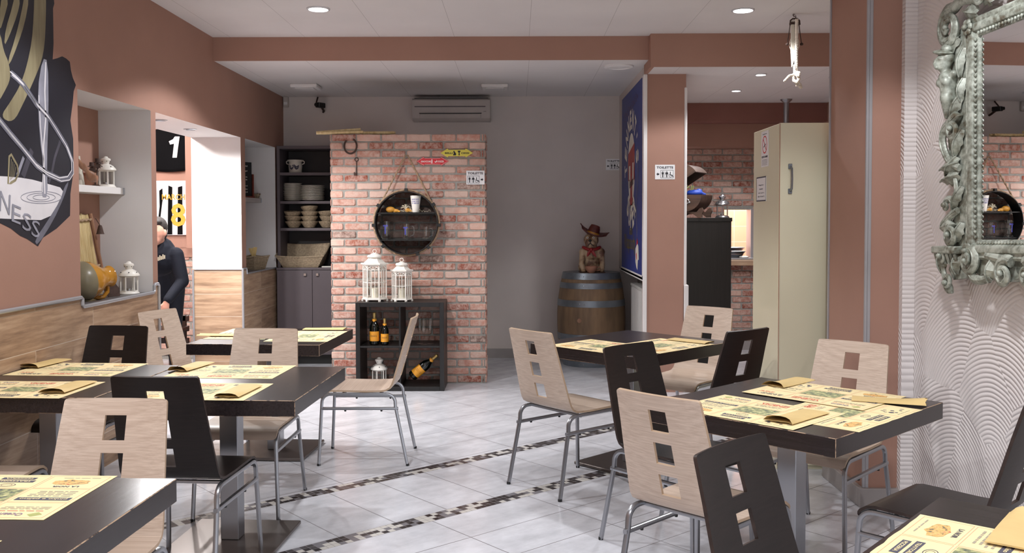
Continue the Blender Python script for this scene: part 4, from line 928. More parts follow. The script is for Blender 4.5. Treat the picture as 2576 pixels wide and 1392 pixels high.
# ---- lanterns
def small_lantern(name, label, pos, s=1.0, mat='enamel', group=None, rz=0.3):
    t = thing(name, label, 'lantern', pos, rz, group); n = 6; r = .052*s; H = .10*s; zb = .016*s
    m = MB(); m.lathe([(r*1.22, 0), (r*1.25, .004*s), (r*1.12, .012*s), (r*1.08, zb), (.0001, zb)], 24); m.build('base', mat, t)
    m = MB()
    for k in range(n):
        a = 2*PI*k/n; x, y = r*math.cos(a), r*math.sin(a); m.tube([(x, y, zb), (x, y, zb+H)], .0058*s, 4)
    for zz in (zb+.003*s, zb+H-.003*s): m.tube([(r*math.cos(2*PI*k/n), r*math.sin(2*PI*k/n), zz) for k in range(n)], .005*s, 4, closed=True)
    m.build('posts', mat, t)
    m = MB()
    for k in range(n):
        a, b = 2*PI*k/n, 2*PI*(k+1)/n; m.add([(r*.97*math.cos(a), r*.97*math.sin(a), zb), (r*.97*math.cos(b), r*.97*math.sin(b), zb), (r*.97*math.cos(b), r*.97*math.sin(b), zb+H), (r*.97*math.cos(a), r*.97*math.sin(a), zb+H)], [(0, 1, 2, 3)])
    m.build('glass_panes', 'glass', t, 0)
    z = zb+H; m = MB(); m.lathe([(.0001, z), (r*1.15, z), (r*1.3, z+.004*s), (r*1.26, z+.012*s), (r*1.0, z+.03*s), (r*.62, z+.043*s), (r*.40, z+.047*s), (r*.42, z+.055*s), (r*.62, z+.072*s), (r*.60, z+.082*s), (r*.34, z+.088*s), (r*.2, z+.098*s), (.0001, z+.10*s)], 24)
    o = m.build('roof', mat, t); m = MB()
    for k in range(6): a = 2*PI*k/6+.4; m.sphere((r*1.07*math.cos(a), r*1.07*math.sin(a), z+.027*s), .004*s, 6, 4)
    for k in range(6): a = 2*PI*k/6; m.sphere((r*.53*math.cos(a), r*.53*math.sin(a), z+.064*s), .003*s, 6, 4)
    m.build('vent_holes', 'black', o)
    m = MB(); m.lathe([(.018*s, zb), (.018*s, zb+.02*s), (.0001, zb+.02*s)], 14); m.build('tealight', 'silver', t)
    return t
p = on_y(954, 950, KY+.14); small_lantern('small_lantern', 'small white metal lantern in the lower left compartment of the cube shelf', (p.x, KY+.14, .038), 1.12)
def big_lantern(label, pos, W, H):
    t = thing('hexagonal_lantern', label, 'lantern', pos, 0, 'large white lanterns on the cube shelf'); r = W/2; n = 6; zb, zt = .05*H, .70*H; A = [2*PI*k/n for k in range(n)]
    V = [(r*math.cos(a), r*math.sin(a)) for a in A]
    m = MB(); m.lathe([(r*1.02, .03*H), (r*1.1, .034*H), (r*1.1, .05*H), (r*1.0, .06*H), (.0001, .06*H)], 6)
    for x, y in V: m.tube([(x*1.1, y*1.1, 0), (x*1.04, y*1.04, .035*H)], [.010, .014], 4)
    m.build('base', 'enamel', t, 20)
    m = MB()
    for x, y in V: m.tube([(x, y, zb), (x, y, zt)], .0065, 4)
    m.build('corner_posts', 'enamel', t, 0)
    for k in range(n):
        a, b = Vector((*V[k], 0)), Vector((*V[(k+1) % n], 0)); m = MB(); q = .0028; L = lambda u, z: a.lerp(b, u)+Vector((0, 0, z))
        for u in (.36, .64): m.tube([L(u, zb), L(u, zt*.86)], q, 4)
        for zz in (zb+.01, (zb+zt)*.48): m.tube([L(0, zz), L(1, zz)], q*1.3, 4)
        arcp = [L(.5-.46*math.cos(x), zt*.86+(zt-.012-zt*.86)*math.sin(x)) for x in [PI*i/10 for i in range(11)]]; m.tube(arcp, q*1.5, 4); m.tube([L(0, zt*.86), L(1, zt*.86)], q*1.3, 4)
        for x in (PI*.25, PI*.5, PI*.75): m.tube([L(.5, zt*.86), L(.5-.44*math.cos(x), zt*.86+(zt-.012-zt*.86)*math.sin(x))], q, 4)
        m.tube([L(0, zt-.006), L(1, zt-.006)], .007, 4)
        m.build('window_lattice', 'enamel', t, 0)
    m = MB()
    for k in range(n): a, b = V[k], V[(k+1) % n]; m.quad((a[0]*.97, a[1]*.97, zb), (b[0]*.97, b[1]*.97, zb), (b[0]*.97, b[1]*.97, zt), (a[0]*.97, a[1]*.97, zt))
    m.build('glass_panes', 'glass', t, 0)
    m = MB(); m.lathe([(.0001, zt), (r*1.2, zt), (r*1.2, zt+.014), (r*.95, zt+.03*H), (r*.68, zt+.08*H), (r*.52, zt+.125*H), (r*.52, zt+.135*H), (.0001, zt+.135*H)], 6); m.build('roof', 'enamel', t, 20)
    z = zt+.135*H; m = MB(); m.lathe([(r*.64, z), (r*.64, z+.01), (r*.55, z+.02), (r*.45, z+.045*H), (r*.22, z+.075*H), (r*.1, z+.08*H), (.0001, z+.082*H)], 20); m.build('cap', 'enamel', t)
    m = MB(); m.tube([(.016*math.cos(a), 0, z+.082*H+.015+.016*math.sin(a)) for a in [2*PI*i/16 for i in range(16)]], .0028, 6, closed=True); m.build('hanging_ring', 'enamel', t)
    m = MB(); m.lathe([(.03, zb+.008), (.03, zb+.09), (.0001, zb+.09)], 16); m.tube([(0, 0, zb+.09), (0, 0, zb+.10)], .0015, 5); m.build('candle', 'candle', t)
    m = MB(); m.tube([(0, 0, zt), (.0, 0, zt-.10), (.012, 0, zt-.15), (-.01, 0, zt-.18)], .002, 5); m.build('inner_hook', 'enamel', t)
    return t
lt = on_y(943, 620, KY+.17).z; rt = on_y(1011, 645, KY+.17).z
p = on_y(943, 752, KY+.17); big_lantern('taller white hexagonal lantern on the left of the cube shelf top', (p.x, KY+.17, KH), .205, (lt-KH)*.96)
p = on_y(1011, 752, KY+.16); big_lantern('shorter white hexagonal lantern on the right of the cube shelf top', (p.x, KY+.16, KH), .170, (rt-KH)*.96)

# ================================================================== BACK WALL: AIR CONDITIONER, CAMERA, SENSOR, VENTS
ac0, ac1 = on_y(1037, 270, 9.80), on_y(1233, 270, 9.80); cx = (ac0.x+ac1.x)/2; W2 = (ac1.x-ac0.x)/2; zt, zb = on_y(1135, 247, 9.80).z, on_y(1135, 303, 9.80).z
t = thing('air_conditioner', 'wall mounted air conditioner high above the brick partition', 'air conditioner', (cx, 10.0, zb)); H = zt-zb
m = MB(); prof = [(0, 0), (-.14, .0), (-.185, .025), (-.20, .08), (-.20, H-.02), (-.17, H), (0, H)]; m.prism(prof, -W2, W2, plane='yz'); m.build('housing', 'acw', t, 30)
m = MB(); m.box(-W2+.02, W2-.02, -.175, -.01, H, H+.006); m.build('intake_grille', 'black', t, 0)
m = MB(); m.box(-W2*.94, W2*.88, -.2045, -.2, H*.60, H*.64); m.build('front_groove', 'charcoal', t, 0)
m = MB(); m.box(-W2*.82, W2*.78, -.206, -.19, H*.30, H*.335); m.build('air_outlet', 'black', t, 0); m = MB(); m.rbox(-W2*.80, W2*.76, -.204, -.19, H*.10, H*.29, .003); m.build('flap', 'acw', t, 0)
m = MB(); add_text(m, 'DAIKIN', .03, .008, lambda a, b: (W2*.86+a, -.2015, H*.40+b)); m.build('logo', 'ink', t, 0)
p = on_y(806, 265, 9.86); t = thing('security_camera', 'small black camera on a bracket high on the back wall', 'camera', (p.x, 9.86, p.z))
m = MB(); m.X = Matrix.Rotation(math.radians(-30), 4, 'Z'); m.rbox(-.03, .03, -.05, .05, -.026, .026, .006); m.build('housing', 'black', t); m = MB(); m.X = Matrix.Rotation(math.radians(-30), 4, 'Z'); m.tube([(0, -.05, 0), (0, -.075, 0)], .018, 16); m.build('lens', 'black', t)
m = MB(); m.tube([(-.03, .03, .0), (-.055, .06, .04), (-.055, .13, .10)], .008, 8); m.tube([(.01, .02, -.02), (.02, .08, -.05), (.0, .14, -.055)], .012, 8); m.build('bracket', 'iron', t)
p = on_y(719, 257, 9.97); t = thing('motion_sensor', 'small white motion sensor in the upper left corner of the back wall', 'sensor', (p.x, 10.0, p.z)); m = MB(); m.rbox(-.028, .028, -.045, 0, -.055, .06, .008); m.build('housing', 'acw', t); m = MB(); m.rbox(-.02, .02, -.048, -.044, -.03, .0, .002); m.build('lens_window', 'white', t)
for px, lb in ((770, 'square white ceiling vent box above the charcoal shelves'), (1245, 'square white ceiling vent box right of the air conditioner')):
    p = on_z(px, 217, 2.80); t = thing('ceiling_vent', lb, 'vent', (p.x, p.y, 2.81), 0, 'square ceiling vents'); m = MB(); m.rbox(-.13, .13, -.13, .13, -.035, 0, .008); m.build('cover', 'white', t, 0); m = MB(); m.rbox(-.09, .09, -.09, .09, -.043, -.035, .003); m.build('inner_plate', 'white', t, 0)
t = thing('round_vent', 'round white speaker grille in the lowered ceiling near the poster', 'vent', (.875, 8.03, 2.81)); m = MB(); m.lathe([(.125, 0), (.125, -.012), (.10, -.018), (.095, -.010), (.0001, -.012)], 32); m.build('grille', 'white', t)

# ================================================================== CHARCOAL SHELVES WITH CROCKERY
CY = 9.60; cxl = on_y(697, 500, CY).x; cxr = -1.50; t = thing('tall_cabinet', 'tall charcoal cabinet with open shelves above two doors, beside the brick partition', 'cabinet', (0, CY, 0))
ztop = on_y(760, 367, CY).z; zc = on_y(760, 674, CY-.06).z; D = .395
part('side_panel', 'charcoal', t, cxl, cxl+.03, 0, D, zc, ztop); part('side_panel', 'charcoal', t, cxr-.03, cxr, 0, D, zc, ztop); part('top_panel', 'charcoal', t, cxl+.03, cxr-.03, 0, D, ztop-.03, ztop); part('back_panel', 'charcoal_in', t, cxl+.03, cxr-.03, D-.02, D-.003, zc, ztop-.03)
SH = [on_y(760, y_, CY).z for y_ in (434, 506, 574)]
for z in SH: part('shelf_board', 'charcoal', t, cxl+.03, cxr-.03, .005, D-.02, z-.028, z)
part('base_body', 'charcoal', t, cxl, cxr, -.045, D, .10, zc-.002); part('plinth', 'black', t, cxl+.02, cxr-.02, 0, D, 0, .10)
part('counter_top', 'charcoal', t, cxl-.0, cxr, -.06, D, zc-.022, zc)
xs = [cxl+.005, on_y(786, 750, CY-.06).x, -1.505]
for i in range(2):
    o = part('door', 'charcoal', t, xs[i]+.002, xs[i+1]-.002, -.063, -.045, .105, zc-.026); kx = on_y(768 if i == 0 else 799, 691, CY-.06).x; kz = on_y(768, 691, CY-.06).z; m = MB(); m.rbox(kx-.014, kx+.014, -.085, -.063, kz-.014, kz+.014, .002); m.build('knob', 'silver', o)
# pot
def on_shelf(px, y): return on_y(px, 500, y).x
t = thing('painted_pot', 'cream two-handled pot with painted roosters on the top shelf', 'pot', (on_shelf(744, CY+.15), CY+.15, SH[0])); m = MB(); m.lathe([(.0001, .003), (.062, 0), (.066, .01), (.072, .07), (.066, .11), (.078, .128), (.084, .136), (.074, .136), (.062, .11), (.0001, .10)], 28); m.build('body', 'ceramic', t)
for sx in (-1, 1): m = MB(); m.tube([(sx*.068, 0, .09), (sx*.092, 0, .10), (sx*.094, 0, .118), (sx*.078, 0, .130)], .006, 8); m.build('handle', 'ceramic', t)
m = MB(); R = random.Random(6)
for cx_, s_ in ((-.3, 1), (.32, -1)):
    pl = [(-.020, -.022), (.0, -.03), (.016, -.015), (.022, .01), (.016, .03), (.010, .018), (-.004, .006), (-.020, .016), (-.030, .022), (-.028, 0)]
    m.add([(.0735*math.sin(cx_+s_*a/.07), -.0735*math.cos(cx_+s_*a/.07), .062+b) for a, b in pl], [tuple(range(len(pl)))])
m.build('painted_roosters', 'p_dark', t, 0)
# plates
pl0 = None; R = random.Random(3)
def plate(x, y, z, r, label, grp):
    global pl0
    if pl0 is None:
        m = MB(); m.lathe([(.0001, .003), (.55, .0), (.58, .02), (.92, .11), (1.0, .125), (1.0, .155), (.9, .14), (.55, .05), (.0001, .045)], 28); pl0 = m.build('dinner_plate', 'ceramic', None); o = pl0
    else: o = pl0.copy(); COL.objects.link(o)
    o.location = (x, y, z); o.scale = (r, r, .12); tag(o, label, 'plate', grp)
n1, n2 = 17, 14; x1, x2, x3 = on_shelf(737, CY+.16), on_shelf(786, CY+.15), on_shelf(840, CY+.15)
for i in range(n1): plate(x1+R.uniform(-.003, .003), CY+.16, SH[1]+i*.0105, .095, 'white plate in the left stack on the second shelf', 'plates in the left stack')
for i in range(n2): plate(x2+R.uniform(-.003, .003), CY+.15, SH[1]+i*.0112, .124, 'white plate in the wider right stack on the second shelf', 'plates in the wider stack')
# wicker bowls
def wicker_bowl(r, h, depth=.8): 
    m = MB(); n = 28; prof = [(.0001, .004), (r*.50, 0), (r*.55, .004), (r*.80, h*.55), (r, h), (r*1.03, h+.004), (r*.99, h+.008), (r*.93, h), (r*.74, h*.55), (r*.48, .012), (.0001, .012)]; m.lathe(prof, n)
    for k in range(7): zz = h*(.15+.12*k); rr = r*(.55+.45*(zz/h))*1.005; m.tube([(rr*math.cos(a), rr*math.sin(a), zz) for a in [2*PI*i/24 for i in range(24)]], .003, 5, closed=True)
    return m
wb0 = None
for gi, (px, cnt) in enumerate(((737, 3), (778, 4), (822, 3))):
    for i in range(cnt):
        if wb0 is None: wb0 = wicker_bowl(.088, .062).build('bread_basket', 'wicker', None); o = wb0
        else: o = wb0.copy(); COL.objects.link(o)
        o.location = (on_shelf(px, CY+.14)+R.uniform(-.008, .008), CY+.14, SH[2]+i*.052); o.rotation_euler = (R.uniform(-.08, .08), R.uniform(-.10, .10) if i == cnt-1 else 0, R.uniform(0, 3)); 
        if i == 0: o.rotation_euler = (0, 0, 0)
        pos = ('left', 'middle', 'right')[gi]; tag(o, f'small round wicker basket in the {pos} stack on the third shelf', 'basket', f'wicker baskets in the {pos} stack')
def tray_basket(name, label, pos, W, Dp, H, rz=0.0, back=1.5):
    """rectangular flared wicker basket, back rim higher"""
    t = thing(name, label, 'basket', pos, rz); m = MB(); n = 9; a = [(-W*.36, -Dp*.36), (W*.36, -Dp*.36), (W*.36, Dp*.36), (-W*.36, Dp*.36)]
    def ringr(k, f=1.0):
        s_ = .72+.28*k; o_ = []
        c_ = [(-W/2*s_, -Dp/2*s_), (W/2*s_, -Dp/2*s_), (W/2*s_, Dp/2*s_), (-W/2*s_, Dp/2*s_)]
        for i in range(4):
            for q in range(8):
                u = q/8; p0, p1 = c_[i], c_[(i+1) % 4]; x, y = p0[0]+(p1[0]-p0[0])*u, p0[1]+(p1[1]-p0[1])*u
                z = H*k*(1+(back-1)*(y/(Dp/2)+1)/2*k) - .012*k*math.sin(PI*u)*f; o_.append((x, y, z))
        return o_
    rows = [ringr(i/n) for i in range(n+1)]; vs = sum(rows, []); N = 32
    inn = [tuple(Vector(p)*1.0 - Vector((p[0]*.03, p[1]*.03, -.002))) for p in vs]; b0 = len(vs)
    fs = [(i*N+k, i*N+(k+1) % N, (i+1)*N+(k+1) % N, (i+1)*N+k) for i in range(n) for k in range(N)]; fs += [tuple(b0+q for q in reversed(f)) for f in fs]
    fs += [tuple(range(N))[::-1], tuple(b0+k for k in range(N))]; m.add(vs+inn, fs)
    for i in range(1, n): m.tube(rows[i], .0035, 5, closed=True)
    m.build('woven_body', 'wicker', t); m = MB(); m.tube(rows[-1], .0075, 8, closed=True); m.build('rim', 'wicker', t)
    return t
tray_basket('tray_basket', 'large flared wicker tray basket standing on the cabinet counter', (on_shelf(761, CY+.13), CY+.13, zc), .50, .33, .12, 0, 2.0)
m = MB(); m.rbox(-.05, .05, -.04, .04, 0, .012, .003); o = m.build('white_saucer', 'enamel', None); o.location = (on_shelf(822, CY+.03), CY+.02, zc); tag(o, 'small white dish beside the large tray basket', 'dish')

# ================================================================== ALCOVE CORNER: BARREL, FIGURE, POSTER, RADIATOR
BX, BY = .768, 9.60
t = thing('wine_barrel', 'old oak wine barrel with galvanised hoops in the alcove corner', 'barrel', (BX, BY, 0))
def br_(z): k = (z-.475)/.475; return .352-.062*k*k
m = MB(); zz = [i*.95/18 for i in range(19)]; m.lathe([(br_(z), z) for z in zz]+[(.268, .95), (.262, .925), (.0001, .925)], 40)
for k in range(18):
    pass
m.build('staves', 'barrelwood', t)
for a, b in ((.888, .952), (.795, .852), (.612, .678), (.27, .335), (.10, .155), (0, .06)):
    m = MB(); m.lathe([(br_(a)+.001, a), (br_(a)+.004, a), (br_(b)+.004, b), (br_(b)+.001, b)], 40); o = m.build('hoop', 'zinc', t); m = MB()
    for dx in (-.10, -.14):
        for q in (0,): zc_ = (a+b)/2; x = dx; y = -math.sqrt((br_(zc_)+.004)**2-x*x); m.sphere((x, y, zc_), .006, 8, 5)
    m.build('rivets', 'steel', o)
m = MB(); q = .48; x = -.145; y = -math.sqrt(br_(q)**2-x*x); m.X = Matrix.Translation((x, y-.004, q)) @ Matrix.Rotation(PI/2, 4, 'X'); m.lathe([(.0001, .0), (.020, 0), (.022, .004), (.0001, .006)], 16); m.build('bung', 'club', t)
# bulldog figure
t = thing('bulldog_figure', 'painted bulldog figure in a cowboy hat and red scarf with a cup, on the barrel', 'figurine', (BX+.0, BY-.03, .951))
blob('body', [('s', (0, .03, .10), .10, (1.05, .85, 1.0)), ('s', (0, 0, .19), .095, (1.12, .8, .85)), ('s', (-.085, -.02, .205), .045), ('s', (.09, -.02, .205), .048), ('c', (-.09, -.02, .20), (-.105, -.06, .09), .036, .028), ('c', (.095, -.02, .20), (.105, -.06, .09), .038, .028),
   ('c', (-.105, -.06, .09), (-.09, -.10, .03), .03, .026), ('c', (.105, -.06, .09), (.10, -.10, .03), .03, .026), ('s', (-.085, -.115, .022), .030, (1, 1.2, .7)), ('s', (.095, -.115, .022), .030, (1, 1.2, .7)), ('s', (-.08, .03, .05), .055), ('s', (.08, .03, .05), .055),
   ('c', (0, 0, .23), (-.005, -.02, .30), .06, .06), ('s', (-.005, -.03, .335), .072, (1.08, .95, .9)), ('s', (-.040, -.085, .300), .034, (1, .9, .95)), ('s', (.0, -.09, .298), .036, (1, .9, .95)), ('s', (-.022, -.075, .27), .034, (1.1, 1, .7)), ('s', (-.02, -.09, .325), .026), ('s', (.055, -.01, .33), .030, (.6, 1, 1.3)), ('s', (-.065, -.01, .33), .028, (.6, 1, 1.3))], 'furry', t, .007)
m = MB(); m.sphere((-.024, -.122, .328), .014, 10, 6, sc=(1.3, .8, .9)); m.tube([(-.024, -.128, .318), (-.022, -.128, .30), (-.045, -.120, .275)], .004, 6); m.tube([(-.022, -.128, .30), (.012, -.120, .272)], .004, 6); m.build('nose', 'black', t)
for ex in (-.047, .014): m = MB(); m.sphere((ex, -.093, .356), .011, 10, 6); o = m.build('eye', 'enamel', t); m = MB(); m.sphere((ex-.002, -.102, .355), .005, 8, 5); m.build('pupil', 'black', o)
m = MB(); rows = []
for j, rr in enumerate((.060, .085, .115, .150)):
    rows.append([(rr*1.05*math.cos(a), rr*.75*math.sin(a), .012*j+  .0045*j*j*(abs(math.cos(a))**2)-(.010*j if math.sin(a) < -.5 else 0)) for a in [2*PI*i/32 for i in range(32)]])
vs = sum(rows, []); vs += [(x, y, z-.008) for x, y, z in vs]; N = 128
m.X = Matrix.Translation((.012, -.015, .385)) @ Matrix.Rotation(math.radians(18), 4, 'Y')
m.add(vs, [(i*32+k, i*32+(k+1) % 32, (i+1)*32+(k+1) % 32, (i+1)*32+k) for i in range(3) for k in range(32)]+[(N+i*32+k, N+(i+1)*32+k, N+(i+1)*32+(k+1) % 32, N+i*32+(k+1) % 32) for i in range(3) for k in range(32)]+[(96+k, 96+(k+1) % 32, N+96+(k+1) % 32, N+96+k) for k in range(32)])
m.lathe([(.064, -.005), (.062, .03), (.056, .07), (.045, .10), (.02, .105), (.0001, .094)], 24, sx=1.0, sy=.85); o = m.build('hat', 'hatc', t)
m = MB(); m.X = Matrix.Translation((.012, -.015, .385)) @ Matrix.Rotation(math.radians(18), 4, 'Y'); m.lathe([(.0655, .004), (.0640, .026)], 24, sx=1.0, sy=.86); m.build('hat_band', 'gourd', o)
m = MB(); m.tube([(.085*math.cos(a), -.02+.062*math.sin(a), .245+.012*math.cos(a*2)) for a in [2*PI*i/24 for i in range(24)]], .016, 8, closed=True); m.tube([(-.01, -.09, .235), (-.04, -.10, .19), (-.05, -.095, .165)], [.018, .016, .006], 8, flat=.5); m.tube([(-.01, -.09, .235), (.02, -.10, .19), (.04, -.10, .16)], [.018, .016, .006], 8, flat=.5); m.sphere((-.01, -.095, .235), .02, 10, 6); m.build('scarf', 'scarf', t)
m = MB(); m.lathe([(.0001, .0), (.032, 0), (.034, .006), (.055, .03), (.066, .068), (.063, .070), (.05, .03), (.0001, .012)], 24, c=(-.015, -.175, 0)); m.tube([(.045, -.175, .058), (.075, -.175, .058), (.078, -.175, .035), (.038, -.175, .02)], .006, 8); m.build('cup', 'cork', t)
m = MB(); m.rbox(-.13, .13, -.20, .10, -.002, .008, .004); m.build('plinth', 'iron', t)
# poster
XP = 1.0915; t = thing('beer_poster', 'tall blue beer poster reading SUPER on the side wall above the radiator', 'poster', (XP, 9.655, 1.005)); PWd, PHt = 1.525, 1.72
def PP(a, b, d=0): return (-.002-d, -a, b)
m = MB(); m.add([PP(0, 0), PP(PWd, 0), PP(PWd, PHt), PP(0, PHt), (.006, 0, 0), (.006, -PWd, 0), (.006, -PWd, PHt), (.006, 0, PHt)], [(0, 1, 2, 3), (0, 4, 5, 1), (3, 2, 6, 7), (1, 5, 6, 2), (0, 3, 7, 4)]); m.build('sheet', 'blue', t, 0)
def pshape(name, pts, mat, d): m = MB(); m.add([PP(a, b, d) for a, b in pts], [tuple(range(len(pts)))]); return m.build(name, mat, t, 0)
gc = (.80, .965)
ov = [(gc[0]+.27*math.cos(a)*(1 if math.sin(a) > 0 else .92), gc[1]+.34*math.sin(a)) for a in [2*PI*i/40 for i in range(40)]]
pshape('glass_oval', ov, 'posterwhite', .001)
pshape('red_field', [(.56, 1.12), (1.04, 1.20), (1.05, 1.0), (1.05, .86), (.98, .85), (.98, 1.02), (.88, 1.02), (.88, .70), (.93, .68), (.90, .62), (.72, .62), (.68, .68), (.73, .70), (.73, 1.0), (.62, 1.0), (.62, .86), (.55, .86), (.55, 1.0)], 'posterred', .002)
m = MB(); add_text(m, 'Tennent', .34, .09, lambda a, b: PP(gc[0]+a, .84+b+a*.12, .003), bold=.01); m.build('script', 'ink', t, 0)
m = MB()
for i, ch in enumerate("TENNENT'S"):
    a = math.radians(186-i*22.5); ca, cb = gc[0]+.44*math.cos(a), gc[1]+.05+.42*math.sin(a); rot = a-PI/2
    if ch == "'": w_, h_ = .035, .07; ca += .03; cb += .03
    else: w_, h_ = .12, .19
    add_text(m, ch, w_, h_, lambda x, y: PP(ca+x*math.cos(rot)-y*math.sin(rot), cb+x*math.sin(rot)+y*math.cos(rot), .002), bold=.04)
m.build('arched_lettering', 'posterwhite', t, 0); m = MB()
for i, ch in enumerate('SUPER'):
    a = math.radians(228+i*21); ca, cb = gc[0]+.36*math.cos(a), gc[1]-.02+.44*math.sin(a); rot = a+PI/2
    add_text(m, ch, .125, .24, lambda x, y: PP(ca+x*math.cos(rot)-y*math.sin(rot), cb+x*math.sin(rot)+y*math.cos(rot), .002), bold=.045)
m.build('curved_lettering', 'posterwhite', t, 0)
m = MB(); add_text(m, 'and', .22, .10, lambda a, b: PP(.78+a, .39+b, .002)); add_text(m, 'Rhapsody', .85, .19, lambda a, b: PP(.70+a, .25+b, .002)); m.build('gold_lettering', 'gold', t, 0)
m = MB(); pts = [(.22+1.05*i/60, 1.50+.10*i/60+.035*math.sin(i*1.35)*(1+.5*math.sin(i*.4))) for i in range(61)]
for (a, b), (c_, d_) in zip(pts, pts[1:]): m.add([PP(a, b-.007, .002), PP(a, b+.007, .002), PP(c_, d_+.007, .002), PP(c_, d_-.007, .002)], [(0, 1, 2, 3)])
m.build('red_script', 'hatc', t, 0)
pshape('paper_scrap', [(1.13, .22), (1.20, .25), (1.25, .28), (1.33, .25), (1.36, .13), (1.30, .12), (1.27, .03), (1.20, .05), (1.13, .10)], 'posterwhite', .002); pshape('red_tip', [(1.20, .25), (1.25, .32), (1.30, .28), (1.25, .26)], 'red', .003); pshape('red_mark', [(1.17, .17), (1.22, .19), (1.23, .13), (1.20, .12)], 'red', .003)
m = MB(); pts = [(1.24, .33), (1.20, .50), (1.16, .62), (1.22, .76), (1.30, .90), (1.27, 1.04), (1.22, 1.15)]
for (a, b), (c_, d_) in zip(pts, pts[1:]): m.add([PP(a-.006, b, .002), PP(a+.006, b, .002), PP(c_+.006, d_, .002), PP(c_-.006, d_, .002)], [(0, 1, 2, 3)])
m.build('smoke_line', 'p_grey', t, 0)
# radiator
t = thing('radiator', 'white ribbed radiator below the blue poster', 'radiator', (1.16, 8.25, .10)); m = MB()
for i in range(24): m.rbox(0, .10, i*.05, i*.05+.044, 0, .72, .008)
m.build('ribs', 'radiator', t, 0); m = MB(); m.rbox(-.004, .104, -.01, 1.21, .72, .75, .006); m.build('top_grille', 'radiator', t, 0); m = MB(); m.rbox(.02, .08, -.005, 1.2, -.10, 0, .004); m.build('feet', 'radiator', t, 0)

# ================================================================== RIGHT SIDE: TALL BLACK CABINET, CHEST, LANTERN, HATCH
KBY = 8.62
t = thing('tall_black_cabinet', 'tall black cabinet behind the narrow brown pillar', 'cabinet', (0, 0, 0)); x1 = on_y(1842, 600, KBY).x; zt = on_y(1800, 548, KBY).z
part('body', 'blackbrown', t, 1.50, x1-.006, KBY+.01, KBY+.45, 0, zt-.035); part('top_board', 'blackbrown', t, 1.495, x1, KBY, KBY+.455, zt-.035, zt)
# half-barrel chest, lid open
t = thing('barrel_chest', 'dark wooden half-barrel chest with its lid open on the tall black cabinet', 'chest', (1.635, KBY+.16, zt+.003), 0, rot=(0, 0, math.radians(-28)))
Rr = .155; Lc = .34; zc_ = .055+Rr
def halfcyl(r, a0, a1, y0, y1, mi=0):
    m = MB(); n = 16; A = [a0+(a1-a0)*i/n for i in range(n+1)]; o_ = [(r*math.cos(a), r*math.sin(a)) for a in A]; i_ = [((r-.012)*math.cos(a), (r-.012)*math.sin(a)) for a in A]
    for k in range(n): m.add([(o_[k][0], y0, o_[k][1]), (o_[k+1][0], y0, o_[k+1][1]), (o_[k+1][0], y1, o_[k+1][1]), (o_[k][0], y1, o_[k][1]), (i_[k][0], y0, i_[k][1]), (i_[k+1][0], y0, i_[k+1][1]), (i_[k+1][0], y1, i_[k+1][1]), (i_[k][0], y1, i_[k][1])], [(0, 1, 2, 3), (4, 7, 6, 5)])
    for k in (0, n): m.add([(o_[k][0], y0, o_[k][1]), (o_[k][0], y1, o_[k][1]), (i_[k][0], y1, i_[k][1]), (i_[k][0], y0, i_[k][1])], [(0, 1, 2, 3)])
    for y in (y0, y0+.012, y1-.012, y1): m.add([(a, y, b) for a, b in o_], [tuple(range(n+1))])
    return m
o = halfcyl(Rr, PI, 2*PI, -.16, .20).build('body', 'chest', t, 30); o.location = (0, 0, zc_)
o = halfcyl(Rr, 0, PI, -.16, .20).build('lid', 'chest', t, 30); o.location = (-.03, 0, zc_+.13); o.rotation_euler = (0, math.radians(-32), 0)
for y in (-.13, .15):
    m = MB(); m.prism([(-.13, 0), (-.11, .0), (-.07, .03), (0, .04), (.07, .03), (.11, 0), (.15, 0), (.15, .03), (.165, .06), (.15, .09), (.13, .085), (.10, .05), (0, .058), (-.10, .05), (-.13, .085)], y, y+.025); m.build('cradle_foot', 'chest', t, 0)
m = MB(); m.tube([(.02+.02*math.cos(a), -.168, zc_-.06+.02*math.sin(a)) for a in [2*PI*i/12 for i in range(12)]], .005, 6, closed=True); m.sphere((.0, -.166, zc_-.045), .012, 8, 5); m.sphere((.045, -.166, zc_-.07), .01, 8, 5); m.build('ornament', 'silver', t)
o = blob('blue_cloth', [('s', (0, 0, 0), .05, (1.6, 1.4, .7)), ('s', (.05, .02, .01), .035), ('c', (.05, 0, 0), (.10, .0, -.012), .025, .015)], 'bluecloth', None, .006); o.location = (1.665, KBY+.14, zt+zc_+.02); tag(o, 'bright blue cloth spilling out of the open chest', 'cloth')
m = MB(); R = random.Random(3)
for i in range(7): m.tube([(-.05+.02*i, 0, -.02), (-.06+.02*i+R.uniform(-.02, .02), -.02, .03), (-.04+.02*i, -.03, .05+R.uniform(0, .02))], .006, 6)
o = m.build('green_ribbon', 'p_green', None); o.location = (1.575, KBY+.13, zt+zc_+.03); tag(o, 'green ribbon inside the open chest', 'ribbon')
p = on_y(1817, 545, KBY+.09); small_lantern('tin_lantern', 'small silver tin lantern on the tall black cabinet', (p.x, KBY+.09, zt), 1.02, 'silver')
